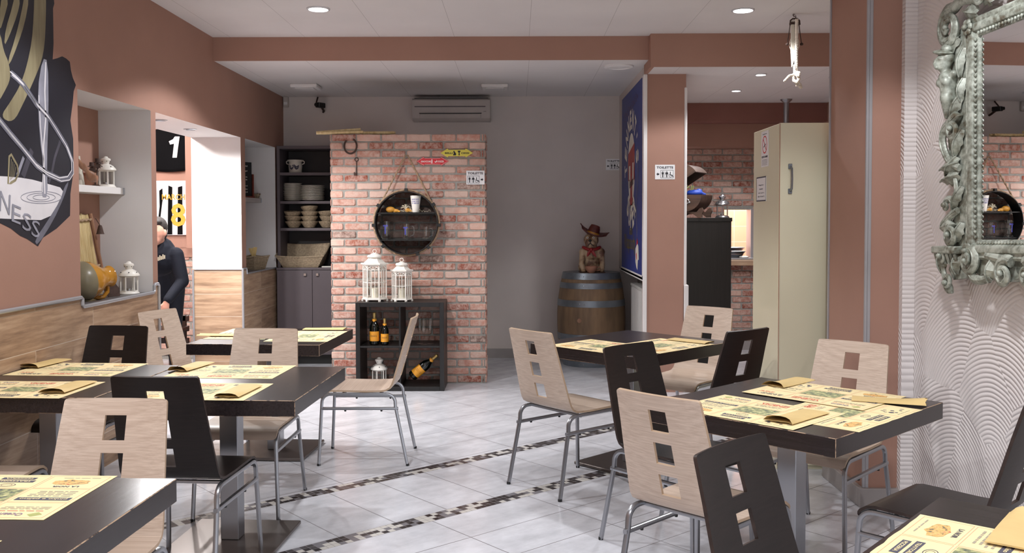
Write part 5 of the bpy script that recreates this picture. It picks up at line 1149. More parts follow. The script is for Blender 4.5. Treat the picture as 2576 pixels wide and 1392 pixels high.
# hatch things
for i, (px, r, h) in enumerate(((1838, .155, .035), (1845, .15, .03), (1840, .16, .035))):
    p = on_y(px, 640, 10.66); m = MB(); m.lathe([(.0001, 0), (r*.8, 0), (r, h), (r*1.03, h+.003), (r*.97, h), (r*.78, .006), (.0001, .006)], 28); o = m.build('metal_tray', 'steel', None); o.location = (p.x, 10.70, HZ0+.001+i*.038); tag(o, f"round metal tray in the serving hatch, {('lowest', 'middle', 'topmost')[i]} of the stack", 'tray', 'metal trays in the serving hatch')
m = MB(); m.lathe([(.0001, 0), (.05, 0), (.055, .01), (.04, .02), (.0001, .024)], 14); o = m.build('white_dish', 'enamel', None); o.location = (on_y(1868, 645, 10.6).x, 10.54, HZ0); tag(o, 'small white dish on the sill of the serving hatch', 'dish')
# steel tube to the ceiling
p = on_z(1978, 250, 2.735); t = thing('ceiling_pole', 'thin steel pole rising to the ceiling behind the cream cupboard', 'pole', (p.x, p.y, 0)); m = MB(); m.tube([(0, 0, 0), (0, 0, 2.72)], .027, 20); m.build('tube', 'steel', t); m = MB(); m.lathe([(.03, 2.70), (.058, 2.725), (.06, 2.735)], 24); m.build('ceiling_flange', 'steel', t)
# cream cupboard
t = thing('cream_cupboard', 'tall glossy cream cupboard with a metal pull handle beside the right pillar', 'cupboard', (0, 0, 0)); X0 = 1.549
part('carcass', 'cream', t, X0, 2.45, 5.52, 6.10, .0, 2.06, bev=.003); o = part('door', 'cream', t, X0, 2.44, 5.50, 5.518, .03, 2.062, bev=.002)
part('edge_strip', 'cork', t, X0-.0008, X0+.002, 5.497, 5.502, .03, 2.06, bev=.0003)
p1, p2 = on_y(1988, 420, 5.49), on_y(1990, 480, 5.49)
m = MB(); m.rbox(p1.x-.010, p1.x+.012, 5.488, 5.50, p1.z-.012, p1.z+.018, .002); m.rbox(p1.x-.010, p1.x+.012, 5.488, 5.50, p2.z-.018, p2.z+.012, .002); m.tube([(p1.x, 5.49, p1.z), (p1.x+.003, 5.465, p1.z-.012), (p1.x+.003, 5.460, (p1.z+p2.z)/2), (p1.x+.003, 5.465, p2.z+.012), (p1.x, 5.49, p2.z)], .010, 8, flat=.5); m.build('pull_handle', 'zinc', o)
def side_notice(name, label, px0, px1, py0, py1):
    a, b = on_x(px0, py0, X0), on_x(px1, py1, X0); y0, y1 = b.y, a.y; zz1, zz0 = max(a.z, on_x(px1, py0, X0).z), min(b.z, on_x(px1, py1, X0).z)
    return thing(name, label, 'notice', (X0, (y0+y1)/2, (zz0+zz1)/2)), (y1-y0), (zz1-zz0)
t, wd, ht = side_notice('no_smoking_notice', 'white no smoking notice taped high on the side of the cream cupboard', 1917, 1934, 333, 418)
m = MB(); m.box(-.004, -.001, -wd/2, wd/2, -ht/2, ht/2); m.build('sheet', 'signwhite', t, 0)
def NP(a, b, d=.0046): return (-d, -a, b)
m = MB(); r = min(wd*.42, ht*.25)
for i in range(28):
    a0, a1 = 2*PI*i/28, 2*PI*(i+1)/28; m.add([NP(r*q*math.cos(a), ht*.12+r*q*math.sin(a)) for a, q in ((a0, 1), (a1, 1), (a1, .86), (a0, .86))], [(0, 1, 2, 3)])
m.add([NP(-r*.70, ht*.12+r*.62), NP(-r*.60, ht*.12+r*.72), NP(r*.70, ht*.12-r*.62), NP(r*.60, ht*.12-r*.72)], [(0, 1, 2, 3)]); m.build('prohibition_ring', 'red', t, 0)
m = MB(); m.add([NP(-r*.45, ht*.12-r*.35), NP(r*.45, ht*.12+.0), NP(r*.43, ht*.12+r*.12), NP(-r*.47, ht*.12-r*.2)], [(0, 1, 2, 3)]); add_text(m, 'VIETATO FUMARE', wd*.85, ht*.06, lambda a, b: NP(a, -ht*.22+b), bold=.03); add_text(m, 'Gambrinus', wd*.6, ht*.04, lambda a, b: NP(a, ht*.42+b))
for i in range(5): q = -ht*.30-i*ht*.035; m.add([NP(-wd*.38, q), NP(wd*.38, q), NP(wd*.38, q-ht*.008), NP(-wd*.38, q-ht*.008)], [(0, 1, 2, 3)])
m.build('lettering', 'p_dark', t, 0)
t, wd, ht = side_notice('framed_notice', 'small notice with dark bars at top and bottom, lower on the cream cupboard', 1905, 1928, 447, 506)
m = MB(); m.box(-.004, -.001, -wd/2, wd/2, -ht/2, ht/2); m.build('sheet', 'signwhite', t, 0)
m = MB()
for a0, a1, b0, b1 in ((-wd/2, wd/2, ht*.45, ht/2), (-wd/2, wd/2, -ht/2, -ht*.45), (-wd/2, -wd*.47, -ht/2, ht/2), (wd*.47, wd/2, -ht/2, ht/2)): m.add([NP(a0, b0), NP(a1, b0), NP(a1, b1), NP(a0, b1)], [(0, 1, 2, 3)])
add_text(m, 'Regione', wd*.5, ht*.07, lambda a, b: NP(a, ht*.16+b)); add_text(m, 'ORARIO', wd*.4, ht*.06, lambda a, b: NP(a, b)); add_text(m, 'tutti i giorni', wd*.6, ht*.06, lambda a, b: NP(a, -ht*.16+b)); add_text(m, 'dalle 18 alle 02', wd*.7, ht*.06, lambda a, b: NP(a, -ht*.30+b)); m.build('lettering', 'p_dark', t, 0)

# ---- pulley with a knotted rope
t = thing('rope_pulley', 'old iron and wood pulley with knotted white rope hanging from the ceiling', 'pulley', (2.042, 6.89, 3.0)); s = 1/340.0
def Q(x, y, d=0): return ((x-1999)*s, d, -(y-35)*s)
m = MB(); m.tube([Q(1999, 35), Q(1999, 38)], .002, 6); m.tube([Q(1997, 34), Q(1995, 38), Q(1998, 42), Q(2002, 40), Q(2002, 44), Q(1999, 48)], .0035, 8); m.build('hook', 'iron', t)
m = MB(); m.tube([Q(1988, 62), Q(1989, 51), Q(1994, 47), Q(2006, 47), Q(2011, 52), Q(2012, 62)], .006, 8); m.rbox(*[q for q in (-.033, .035, -.022, .022, Q(0, 62)[2], Q(0, 56)[2])], .002); m.build('yoke', 'iron', t)
for sx in (-1, 1): m = MB(); m.tube([Q(1999+sx*11, 60), Q(1999+sx*14, 85), Q(1999+sx*18, 110)], .003, 8); m.sphere(Q(1999+sx*18, 110), .013, 10, 6, sc=(1, 1, .8)); m.build('side_arm', 'iron', t)
m = MB(); m.prism([((1990-1999)*s, -(52-35)*s), ((1997-1999)*s, -(52-35)*s), ((1997.5-1999)*s, -(150-35)*s), ((1992.5-1999)*s, -(167-35)*s), ((1990-1999)*s, -(130-35)*s)], -.014, .004); m.build('wooden_blade', 'drift', t, 20)
m = MB(); m.prism([((1996-1999)*s, -(52-35)*s), ((2004-1999)*s, -(52-35)*s), ((2003-1999)*s, -(163-35)*s), ((1996-1999)*s, -(163-35)*s)], .004, .02); m.build('dark_cheek', 'iron', t, 20)
m = MB()
for sx in (-1, 1): m.tube([Q(1999+sx*2, 75), Q(1999+sx*11, 103), Q(1999+sx*12, 115), Q(1999+sx*5, 135)], .0025, 6); m.tube([Q(1999-10, 103+sx*3), Q(1999+10, 108+sx*3)], .0025, 6)
m.build('thin_cord', 'ropew', t)
def twist(path, r, k=60.0, n=60):
    m = MB(); P_ = [Vector(p) for p in path]; seg = []
    L_ = [0]
    for a, b in zip(P_, P_[1:]): L_.append(L_[-1]+(b-a).length)
    for ph in (0, 2*PI/3, 4*PI/3):
        pts = []
        for i in range(n+1):
            d = L_[-1]*i/n; j = max(q for q in range(len(P_)-1) if L_[q] <= d+1e-9); u = (d-L_[j])/max(1e-6, L_[j+1]-L_[j]); c_ = P_[j].lerp(P_[j+1], min(1, u)); a = d*k*2.2+ph
            tt = (P_[j+1]-P_[j]).normalized(); x = tt.cross(Vector((0, 1, 0))); x = x.normalized() if x.length > .1 else Vector((1, 0, 0)); y = tt.cross(x); pts.append(c_+x*(r*.5*math.cos(a))+y*(r*.5*math.sin(a)))
        m.tube(pts, r*.62, 8)
    return m
twist([Q(2002, 50, -.02), Q(2002, 180, -.02)], .0125, 75, 90).build('rope', 'ropew', t)
m = twist([Q(1998, 163, -.02), Q(1998, 185, -.03), Q(2004, 192, -.05), Q(2008, 184, -.04), Q(2000, 181, -.03), Q(1994, 190, -.02), Q(1995, 202, -.03), Q(2002, 207, -.045), Q(2007, 198, -.04), Q(2004, 188, -.02)], .011, 75, 90); m.build('knot', 'ropew', t)
twist([Q(2000, 186, -.02), Q(1984, 190, -.03), Q(1971, 204, -.03)], .008, 75, 40).build('rope_end', 'ropew', t); twist([Q(2003, 200, -.02), Q(2004, 215, -.02)], .010, 75, 24).build('rope_end', 'ropew', t); twist([Q(2006, 203, -.02), Q(2013, 212, -.02), Q(2015, 220, -.02), Q(2009, 217, -.03)], .009, 75, 30).build('rope_end', 'ropew', t)

# ================================================================== MIRROR ON THE PLASTER WALL
al = math.radians(3.8); U = Vector((math.sin(al), -math.cos(al), 0)); Wn = Vector((-math.cos(al), -math.sin(al), 0)); OFF = .06
d = _ray(2466, 603); p0 = Vector((pw(4.0), 4.0, 1.4))+Wn*OFF; o0 = Vector((0, 0, EYE)); k = (p0-o0).dot(Wn)/d.dot(Wn); org = o0+d*k
t = thing('ornate_mirror', 'large antique silver framed mirror with carved scrolls on the plaster wall', 'mirror', (0, 0, 0))
t.matrix_world = Matrix(((U.x, 0, Wn.x, org.x), (U.y, 0, Wn.y, org.y), (0, 1, 0, org.z), (0, 0, 0, 1))) @ Matrix.Rotation(math.radians(1.3), 4, 'Z')
GW, GH = .62, .885
m = MB(); m.add([(0, 0, 0), (GW, 0, 0), (GW, GH, 0), (0, GH, 0)], [(0, 1, 2, 3)]); m.build('mirror_glass', 'mirror', t, 0)
m = MB(); m.box(-.10, GW+.10, -.09, GH+.09, -.035, -.004); m.build('backboard', 'bronze', t, 0)
def bar(a, b, inn):
    """moulded frame bar from a to b, inn = unit vector toward the glass"""
    m = MB(); a = Vector((*a, 0)); b = Vector((*b, 0)); iv = Vector((*inn, 0)); prof = [(.002, -.004), (-.004, .008), (-.020, .012), (-.026, .024), (-.040, .030), (-.055, .028), (-.062, .018), (-.078, .022), (-.088, .012), (-.090, -.02)]
    P = [(a+iv*q+Vector((0, 0, z))) for q, z in prof]; L_ = (b-a); dn = L_.normalized(); P1 = [p-dn*(-q) *1.0 for p, (q, z) in zip(P, prof)]; P2 = [p+L_+dn*(-q) for p, (q, z) in zip(P, prof)]; n = len(prof)
    m.add(P1+P2, [(i, i+1, n+i+1, n+i) for i in range(n-1)]); o = m.build('frame_bar', 'gilt', t, 40)
    m = MB(); L2 = L_.length; c_ = int(L2/.022)
    for i in range(c_): q = a+dn*(L2*(i+.5)/c_)+iv*-.014+Vector((0, 0, .016)); m.sphere(q, .0085, 8, 5, sc=(1, 1, .8))
    m.build('bead_row', 'gilt', o)
bar((0, 0), (0, GH), (1, 0)); bar((GW, 0), (GW, GH), (-1, 0)); bar((0, 0), (GW, 0), (0, 1)); bar((0, GH), (GW, GH), (0, -1))
def scroll(c_, r0, turns, a0, dr, rad, tail=None, w0=.02):
    pts = []; n = int(22*turns)
    for i in range(n+1): u = i/n; r = r0*(1-u)+.012*u; a = a0+dr*2*PI*turns*u; pts.append(Vector((c_[0]+r*math.cos(a), c_[1]+r*math.sin(a), w0+.025*u)))
    rr = [rad*(1-.55*i/n) for i in range(n+1)]
    if tail:
        tq = [Vector(q) for q in tail]+[Vector((pts[0].x, pts[0].y))]; tl = []
        for i_ in range(len(tq)-1):
            p0_, p1_, p2_, p3_ = tq[max(0, i_-1)], tq[i_], tq[i_+1], tq[min(len(tq)-1, i_+2)]
            for k_ in range(5):
                u_ = k_/5; q_ = .5*((2*p1_)+(p2_-p0_)*u_+(2*p0_-5*p1_+4*p2_-p3_)*u_*u_+(3*p1_-p0_-3*p2_+p3_)*u_**3); tl.append(Vector((q_.x, q_.y, w0)))
        pts = tl+pts; rr = [rad*.6+rad*.4*i/len(tl) for i in range(len(tl))]+rr
    m = MB(); m.tube(pts, rr, 10, flat=1.5, up=(0, 0, 1)); m.tube([p+Vector((0, 0, r*.9)) for p, r in zip(pts, rr)], [r*.28 for r in rr], 6)
    m.sphere((c_[0], c_[1], w0+.03), .013, 12, 8); return m
def leaf(m, a, b, wd, bulge=.02, n=7):
    a = Vector((*a, .02)); b = Vector((*b, .02)); dv = b-a; nv = Vector((-dv.y, dv.x, 0)).normalized(); pts = []; 
    L_ = [a+dv*(i/n) for i in range(n+1)]
    for sg in (-1, 1):
        vs = []; 
        for i, p in enumerate(L_):
            u = i/n; wv = wd*math.sin(PI*min(1, u*.9+.12))*(1+.25*math.sin(i*2.6)); vs += [p+Vector((0, 0, bulge*math.sin(PI*u)+.004)), p+nv*sg*wv+Vector((0, 0, bulge*.3*math.sin(PI*u)-.01))]
        m.add(vs, [(2*i, 2*i+1, 2*i+3, 2*i+2) for i in range(n)])
    m.tube([p+Vector((0, 0, bulge*math.sin(PI*i/n)+.004)) for i, p in enumerate(L_)], .004, 6)
def rosette(c_, r):
    m = MB()
    for k in range(6): a = 2*PI*k/6; m.sphere((c_[0]+r*.6*math.cos(a), c_[1]+r*.6*math.sin(a), .032), r*.42, 8, 6, sc=(1, 1, .6))
    m.sphere((c_[0], c_[1], .045), r*.35, 10, 6); return m
for cx_, cy_ in ((-.05, -.05), (-.05, GH+.05), (GW+.05, -.05), (GW+.05, GH+.05)): rosette((cx_, cy_), .038).build('corner_rosette', 'gilt', t)
def PXY(x, y): return (-(2468-x)/272.0, (603-y)/552.0)
for sgn in (1, -1):
    fl_ = (lambda c_: c_) if sgn == 1 else (lambda c_: (GW-c_[0], c_[1]))
    A = lambda x, y: fl_(PXY(x, y)); dr = 1*sgn
    aa = lambda a: a if sgn == 1 else PI-a
    ms = []
    ms.append(scroll(A(2413, 68), .085, 1.6, aa(PI*.55), dr, .022, [A(2470, 28), A(2455, 18), A(2435, 12), A(2420, 22)]))            # big corner volute
    ms.append(scroll(A(2480, 22), .05, 1.3, aa(PI), -dr, .016, [A(2530, -30), A(2510, -10), A(2490, -2)]))
    ms.append(scroll(A(2424, 325), .055, 1.2, aa(PI*.4), dr, .018, [A(2432, 425), A(2412, 410), A(2398, 380), A(2392, 345), A(2400, 318)]))  # long C scroll
    ms.append(scroll(A(2410, 515), .03, 1.1, aa(0.0), dr, .013, [A(2422, 450), A(2425, 480), A(2420, 500)]))
    ms.append(scroll(A(2418, 590), .05, 1.3, aa(PI*.6), dr, .018, [A(2428, 530), A(2410, 545), A(2394, 570)]))
    ms.append(scroll(A(2398, 645), .032, 1.2, aa(PI*.5), dr, .012)); ms.append(scroll(A(2412, 712), .035, 1.2, aa(-PI*.5), -dr, .014, [A(2394, 660), A(2396, 690), A(2402, 705)]))
    ms.append(scroll(A(2457, 655), .055, 1.4, aa(PI*.5), -dr, .018, [A(2500, 690), A(2480, 700), A(2460, 690)]))
    ms.append(scroll(A(2530, 680), .06, 1.3, aa(PI*.3), dr, .018, [A(2490, 640), A(2510, 645), A(2530, 650)]))
    for m in ms: m.build('scroll', 'gilt', t, 50)
    m = MB(); [leaf(m, A(x0, y0), A(x1, y1), wd_) for x0, y0, x1, y1, wd_ in ((2430, 100, 2388, 128, .035), (2430, 410, 2386, 425, .04), (2430, 440, 2388, 455, .035), (2425, 395, 2400, 440, .03), (2500, 650, 2495, 705, .04), (2515, 655, 2522, 710, .04), (2388, 632, 2392, 690, .05), (2425, 640, 2425, 690, .03), (2470, 60, 2440, 40, .04), (2500, 50, 2480, 5, .04), (2525, 35, 2512, -15, .05), (2560, 20, 2560, -50, .06))]
    m.build('acanthus_leaves', 'gilt', t, 50)
    m = MB(); c0_ = A(2378, 632); c1_ = A(2432, 626); m.rbox(min(c0_[0], c1_[0]), max(c0_[0], c1_[0]), c0_[1]-.012, c1_[1]+.012, -.03, .05, .006)
    for i in range(6): xx = c0_[0]+(c1_[0]-c0_[0])*(i+.5)/6; m.tube([(xx, c0_[1]-.012, .035), (xx, c0_[1]-.06, .02)], .008, 6)
    m.build('corbel_capital', 'gilt', t, 40)
    H_, B_, T2 = A(2407, 155), A(2410, 205), A(2405, 290)
    blob('carved_figure', [('s', (*H_, .045), .040, (.85, 1.15, .9)), ('s', (H_[0], H_[1]+.02, .035), .045, (.95, .9, .8)), ('s', (H_[0], H_[1]-.004, .086), .009, (.8, 2.2, 1.2)), ('s', (H_[0], H_[1]-.027, .078), .010, (1.4, .5, 1)), ('s', (H_[0], H_[1]+.016, .076), .012, (2.2, .4, .8)), ('c', (H_[0], H_[1]-.04, .03), (B_[0], B_[1]+.02, .03), .02, .03), ('s', (B_[0]-.022*sgn, B_[1], .05), .024), ('s', (B_[0]+.022*sgn, B_[1], .05), .024), ('c', (B_[0], B_[1]+.015, .03), (B_[0], B_[1]-.07, .03), .042, .03), ('c', (B_[0], B_[1]-.07, .03), (T2[0]-.01*sgn, T2[1], .02), .036, .012), ('s', (B_[0]-.05*sgn, B_[1]+.035, .03), .018), ('s', (B_[0]+.05*sgn, B_[1]+.03, .03), .018)], 'gilt', t, .006)
    m = MB(); m.X = Matrix.Translation((H_[0]-.004*sgn, H_[1]+.048, .045)) @ Matrix.Rotation(-.25*sgn, 4, 'Z'); m.sphere((0, 0, 0), .046, 14, 8, sc=(1.15, .28, .95)); m.sphere((.01*sgn, .015, -.01), .032, 12, 8, sc=(1, .8, .8)); m.build('carved_hat', 'gilt', t)
    m = MB(); ob_ = [A(x, y) for x, y in ((2441, 70), (2405, 92), (2396, 130), (2404, 168), (2398, 215), (2412, 260), (2406, 300), (2398, 345), (2402, 400), (2396, 440), (2418, 455), (2426, 490), (2414, 515), (2422, 535), (2402, 565), (2398, 600), (2412, 640), (2400, 680), (2412, 705), (2430, 700), (2432, 660), (2470, 690), (2500, 668), (2530, 700), (2560, 680), (2575, 640), (2441, 620))]
    m.prism(ob_, -.03, .006, plane='xy'); m.build('carved_backing', 'gilt', t, 20)
    m = MB(); [leaf(m, A(x0, y0), A(x1, y1), wd_) for x0, y0, x1, y1, wd_ in ((2436, 240, 2412, 300, .03), (2436, 330, 2420, 395, .03), (2436, 470, 2416, 530, .025), (2436, 560, 2426, 610, .03), (2440, 130, 2432, 200, .02), (2440, 205, 2434, 260, .02))]
    m.build('small_leaves', 'gilt', t, 50)
m = MB()
for i in range(5): a = PI*(.15+.175*i); leaf(m, (GW/2, GH+.10), (GW/2+.16*math.cos(a), GH+.10+.20*math.sin(a)), .04)
m.build('crest', 'gilt', t, 50)

# ================================================================== MURAL ON THE LEFT WALL
t = thing('beer_mural', 'painted mural of a beer glass with harp on black at the top left', 'mural', (0, 0, 0)); sc_ = 2.173
def mpoly(name, pts, mat, lvl): 
    m = MB(); vs = [on_x(x/sc_, y/sc_, XL+.0012+.0004*lvl) for x, y in pts]; m.add(vs, [tuple(range(len(vs)))]); return m.build(name, mat, t, 0)
def mband(name, pts, wd, mat, lvl):
    m = MB(); P = [on_x(x/sc_, y/sc_, XL+.0012+.0004*lvl) for x, y in pts]; n = len(P); L_ = []
    for i in range(n):
        dv = (P[min(n-1, i+1)]-P[max(0, i-1)]).normalized(); nv = Vector((0, -dv.z, dv.y)); L_ += [P[i]+nv*wd[i % len(wd)]/2 if isinstance(wd, list) else P[i]+nv*wd/2, P[i]-nv*(wd[i % len(wd)] if isinstance(wd, list) else wd)/2]
    m.add(L_, [(2*i, 2*i+1, 2*i+3, 2*i+2) for i in range(n-1)]); return m.build(name, mat, t, 0)
mpoly('black_ground', [(-420, -180), (295, -180), (295, 0), (297, 20), (290, 45), (293, 240), (288, 325), (315, 318), (340, 308), (362, 320), (382, 338), (388, 385), (398, 425), (415, 465), (403, 500), (398, 560), (385, 660), (400, 760), (403, 930), (385, 1060), (383, 1180), (310, 1250), (235, 1300), (208, 1348), (150, 1308), (110, 1290), (60, 1250), (0, 1220), (-120, 1180), (-300, 1200), (-420, 1000)], 'mblack', 0)
def smooth(pts, it=2):
    for _ in range(it):
        q = []
        for a, b in zip(pts, pts[1:]+pts[:1]): q += [(a[0]*.75+b[0]*.25, a[1]*.75+b[1]*.25), (a[0]*.25+b[0]*.75, a[1]*.25+b[1]*.75)]
        pts = q
    return pts
mpoly('foam', smooth([(-300, 950), (0, 962), (150, 975), (260, 1005), (352, 1032), (330, 1100), (265, 1205), (100, 1200), (-300, 1180)], 1), 'mwhite', 1)
mpoly('glass_side', smooth([(380, 985), (350, 1080), (290, 1210), (205, 1345), (188, 1315), (262, 1205), (330, 1095), (352, 1020)], 1), 'mside', 2)
mpoly('harp_pillar', smooth([(190, -160), (250, -160), (252, 100), (240, 300), (190, 430), (130, 560), (72, 675), (0, 640), (55, 560), (110, 470), (150, 350), (182, 180)], 2), 'mgold', 2)
mpoly('harp_body', smooth([(-80, 60), (0, 170), (20, 280), (48, 340), (60, 430), (20, 510), (-10, 560), (-120, 520)], 2), 'mgold', 2)
for i, pts in enumerate(([(15, -60), (48, 0), (25, 90), (0, 170), (-10, 120)], [(85, -60), (112, 0), (95, 80), (50, 200), (22, 255), (30, 160), (70, 30)], [(140, -60), (160, -10), (135, 130), (95, 250), (50, 360), (44, 330), (80, 220), (115, 80)])): mpoly('harp_string', smooth(pts, 1), 'mgold', 2)
mpoly('pouring_stream', smooth([(232, 320), (262, 330), (266, 600), (256, 900), (262, 1080), (225, 1078), (238, 900), (216, 750), (205, 490)], 1), 'mgrey', 3)
mband('stream_highlight', [(250, 340), (245, 500), (250, 650), (238, 800), (245, 1060)], .012, 'mwhite', 4); mband('stream_highlight', [(212, 520), (222, 700), (238, 870), (232, 1050)], .008, 'mwhite', 4)
rim = [(60, 400), (90, 425), (130, 465), (200, 570), (265, 640), (310, 710), (365, 800), (395, 880), (397, 940), (375, 975), (330, 982), (260, 950), (200, 905), (120, 805), (60, 735), (0, 660), (-80, 560)]
mband('glass_rim', rim, .034, 'mside', 4); mband('rim_highlight', [(x-5, y-9) for x, y in rim], .007, 'mwhite', 5); mband('rim_highlight', [(x+6, y+9) for x, y in rim], .006, 'mwhite', 5)
mband('glass_reflection', [(330, 770), (300, 860), (280, 960), (265, 1000)], .022, 'mdark', 1.5)
mband('glass_reflection', [(175, 820), (150, 890), (125, 965)], .04, 'mdark', 1.4); mband('glass_reflection', [(130, 860), (112, 910), (95, 960)], .022, 'mgrey', 1.6)
for i in range(3):
    r = 30+22*i; mband('foam_swirl', [(225+r*1.5*math.cos(a), 1080+r*.45*math.sin(a)) for a in [2*PI*j/24 for j in range(25)]], .004, 'mgrey', 2.5)
m = MB()
for ch, x, y, h in (('N', 28, 1110, 110), ('E', 90, 1172, 95), ('S', 148, 1215, 95), ('S', 196, 1252, 90)):
    P0 = on_x(x/sc_, y/sc_, XL+.0036); k = h/sc_/ (F/P0.y); add_text(m, ch, k*.95, k, lambda a, b: (P0.x, P0.y+a+b*.12, P0.z+b-a*.22), bold=-.0)
m.build('lettering', 'mgrey', t, 0)
mband('small_harp', [(48, 860), (62, 845), (75, 870), (95, 905), (100, 950), (85, 985), (60, 1000), (45, 1005), (50, 860)], .014, 'mgold', 3)
for i in range(4): mband('small_harp_string', [(62+8*i, 870+14*i), (58+6*i, 985-6*i)], .004, 'mgold', 3)

# ================================================================== WALL NICHES ON THE LEFT
zs = 1.717
for y0, y1, xr, lb in ((5.31, 6.37, -2.69, 'light grey shelf board across the nearer wall niche'), (8.575, 9.64, -2.648, 'light grey shelf board in the farther wall niche')):
    t = thing('niche_shelf', lb, 'shelf', (0, 0, 0)); part('board', 'white' if y0 < 6 else 'acw', t, -2.859, xr, y0+.001, y1-.001, 1.672, zs, bev=.002); part('end_cap', 'alu', t, xr, xr+.006, y1-.02, y1-.001, 1.672, zs, bev=.001)
def nx(px, X): return X*F/(px-1300.0)   # depth at which a wall-parallel line X meets image column px
small_lantern('small_lantern', 'small white lantern on the shelf of the nearer wall niche', (-2.775, 6.285, zs), .98, rz=.1)
small_lantern('small_lantern', 'small white lantern on the sill of the nearer wall niche', (-2.615, 6.25, 1.0), 1.02, rz=.5)
t = thing('candle_holder', 'rusty iron two-armed candle holder with sun ornaments on the niche shelf', 'candle holder', (-2.74, nx(240, -2.74), zs)); 
m = MB(); m.lathe([(.0001, .006), (.028, 0), (.03, .004), (.006, .012), (.006, .05)], 14); m.tube([(0, 0, .05), (0, -.03, .065), (0, -.05, .09), (0, -.05, .125)], .004, 8); m.tube([(0, 0, .05), (0, .02, .07), (0, .03, .10), (0, .03, .155)], .004, 8); m.build('stem', 'iron', t)
for y, z, r in ((-.05, .105, .024), (.03, .135, .022)):
    m = MB(); k = 16; pl = [((r if i % 2 == 0 else r*.62)*math.cos(2*PI*i/(2*8)), (r if i % 2 == 0 else r*.62)*math.sin(2*PI*i/(2*8))) for i in range(16)]; m.X = Matrix.Translation((.006, y, z)) @ Matrix.Rotation(math.radians(24), 4, 'Z'); m.prism(pl, -.003, .003); m.build('sun_disc', 'iron', t, 0)
    m = MB(); m.lathe([(.0001, z+.022), (.024, z+.020), (.025, z+.023), (.014, z+.025), (.013, z+.048), (.0001, z+.046)], 14, c=(0, y, 0)); m.build('candle_cup', 'iron', t)
Yc = nx(222, -2.72)
m = MB(); a_, b_ = Vector((-2.73, nx(196, -2.73), zs+.155)), Vector((-2.71, nx(243, -2.71)-.01, zs+.028)); n = 14; rr = [.010, .014, .016, .020, .021, .018, .014, .012, .018, .025, .030, .031, .027, .016, .006]; m.tube([a_.lerp(b_, i/n) for i in range(n+1)], rr, 14); tag(m.build('turned_club', 'club', None), 'turned wooden club leaning on the niche shelf', 'wooden club')
m = MB(); m.lathe([(.0001, .003), (.035, 0), (.045, .02), (.052, .06), (.044, .09), (.0001, .095)], 18); o = m.build('clay_pot', 'cork', None); o.location = (-2.80, nx(226, -2.80), zs); tag(o, 'small terracotta pot behind the wooden club', 'pot')
m = MB(); 
for i in range(3): m.tube([(-2.78, nx(203, -2.78)+.012*i, zs+.002), (-2.79, nx(201, -2.79)+.008*i, zs+.08), (-2.80, nx(199, -2.8)+.005*i, zs+.19-.02*i)], [.014, .012, .008], 8)
tag(m.build('driftwood', 'drift', None), 'whitewashed sticks standing at the left of the niche shelf', 'sticks')
# cane mat leaning in the niche
t = thing('cane_panel', 'pale reed panel with bell leaning in the nearer wall niche', 'reed panel', (0, 0, 0))
bt = on_z(285, 738, 1.0); topz = on_x(235, 538, -2.82).z; y_b, y_t = 6.10, 6.10
P00, P01 = Vector((-2.80, 5.76, 1.005)), Vector((-2.77, 6.19, 1.005)); P10, P11 = Vector((-2.84, 5.82, topz-.02)), Vector((-2.84, 6.14, topz))
m = MB(); R = random.Random(4); n = 15
for i in range(n):
    u = (i+.5)/n; a, b = P00.lerp(P01, u), P10.lerp(P11, u); b = b+Vector((0, 0, R.uniform(-.01, .02))); m.tube([a.lerp(b, q/6) for q in range(7)], .0095, 7)
m.build('reeds', 'bamboo', t)
for u in (-.03, 1.04): m = MB(); a, b = P00.lerp(P01, u)+Vector((.02, 0, 0)), P10.lerp(P11, u)+Vector((.014, 0, .0)); m.tube([a, b], .013, 10); m.build('side_cane', 'club', t)
for q in (.93, .36):
    m = MB(); a, b = P00.lerp(P10, q)+Vector((.016, -.01, 0)), P01.lerp(P11, q)+Vector((.016, .02, 0)); m.tube([a.lerp(b, i/20)+Vector((0, 0, .004*math.sin(i*2))) for i in range(21)], .008, 7); m.build('binding', 'rope', t)
pbell = on_x(252, 578, -2.76); m = MB(); m.lathe([(.0001, .03), (.010, .028), (.014, .015), (.022, -.02), (.026, -.03), (.018, -.026), (.0001, -.02)], 16, c=(pbell.x, pbell.y, pbell.z)); m.tube([(pbell.x, pbell.y, pbell.z+.028), (pbell.x-.03, pbell.y, pbell.z+.075)], .0025, 6); m.build('bell', 'iron', t)
# amber jug lying on its side
pj = on_x(212, 697, -2.655); t = thing('glazed_jug', 'large amber glazed jug lying on its side in the nearer wall niche', 'jug', (pj.x, pj.y, 1.124), 0, rot=Vector((.42, .88, .10)).to_track_quat('Z', 'X').to_euler()); t.scale = (1.05, 1.05, .92)
m = MB(); m.lathe([(.0001, -.10), (.05, -.098), (.09, -.075), (.112, -.03), (.117, .0)], 30); m.build('glazed_base', 'stone', t)
m = MB(); m.lathe([(.117, .0), (.110, .04), (.090, .085), (.070, .12), (.058, .15), (.056, .19), (.064, .205), (.060, .207), (.050, .19), (.0001, .185)], 30); m.build('body', 'amber', t)
m = MB(); m.tube([(-.10, 0, .055), (-.115, 0, .09), (-.115, 0, .14), (-.09, 0, .175), (-.058, 0, .18)], .013, 10); m.build('handle', 'amber', t)
m = MB(); m.prism([(-.05, 0), (.05, 0), (.06, .05), (.03, .10), (-.03, .10), (-.06, .05)], -.002, .002); o = m.build('rusty_blade', 'iron', None, 0); o.location = (-2.60, 5.98, 1.004); o.rotation_euler = (math.radians(-18), 0, math.radians(70)); tag(o, 'rusty iron blade standing beside the amber jug', 'tool')
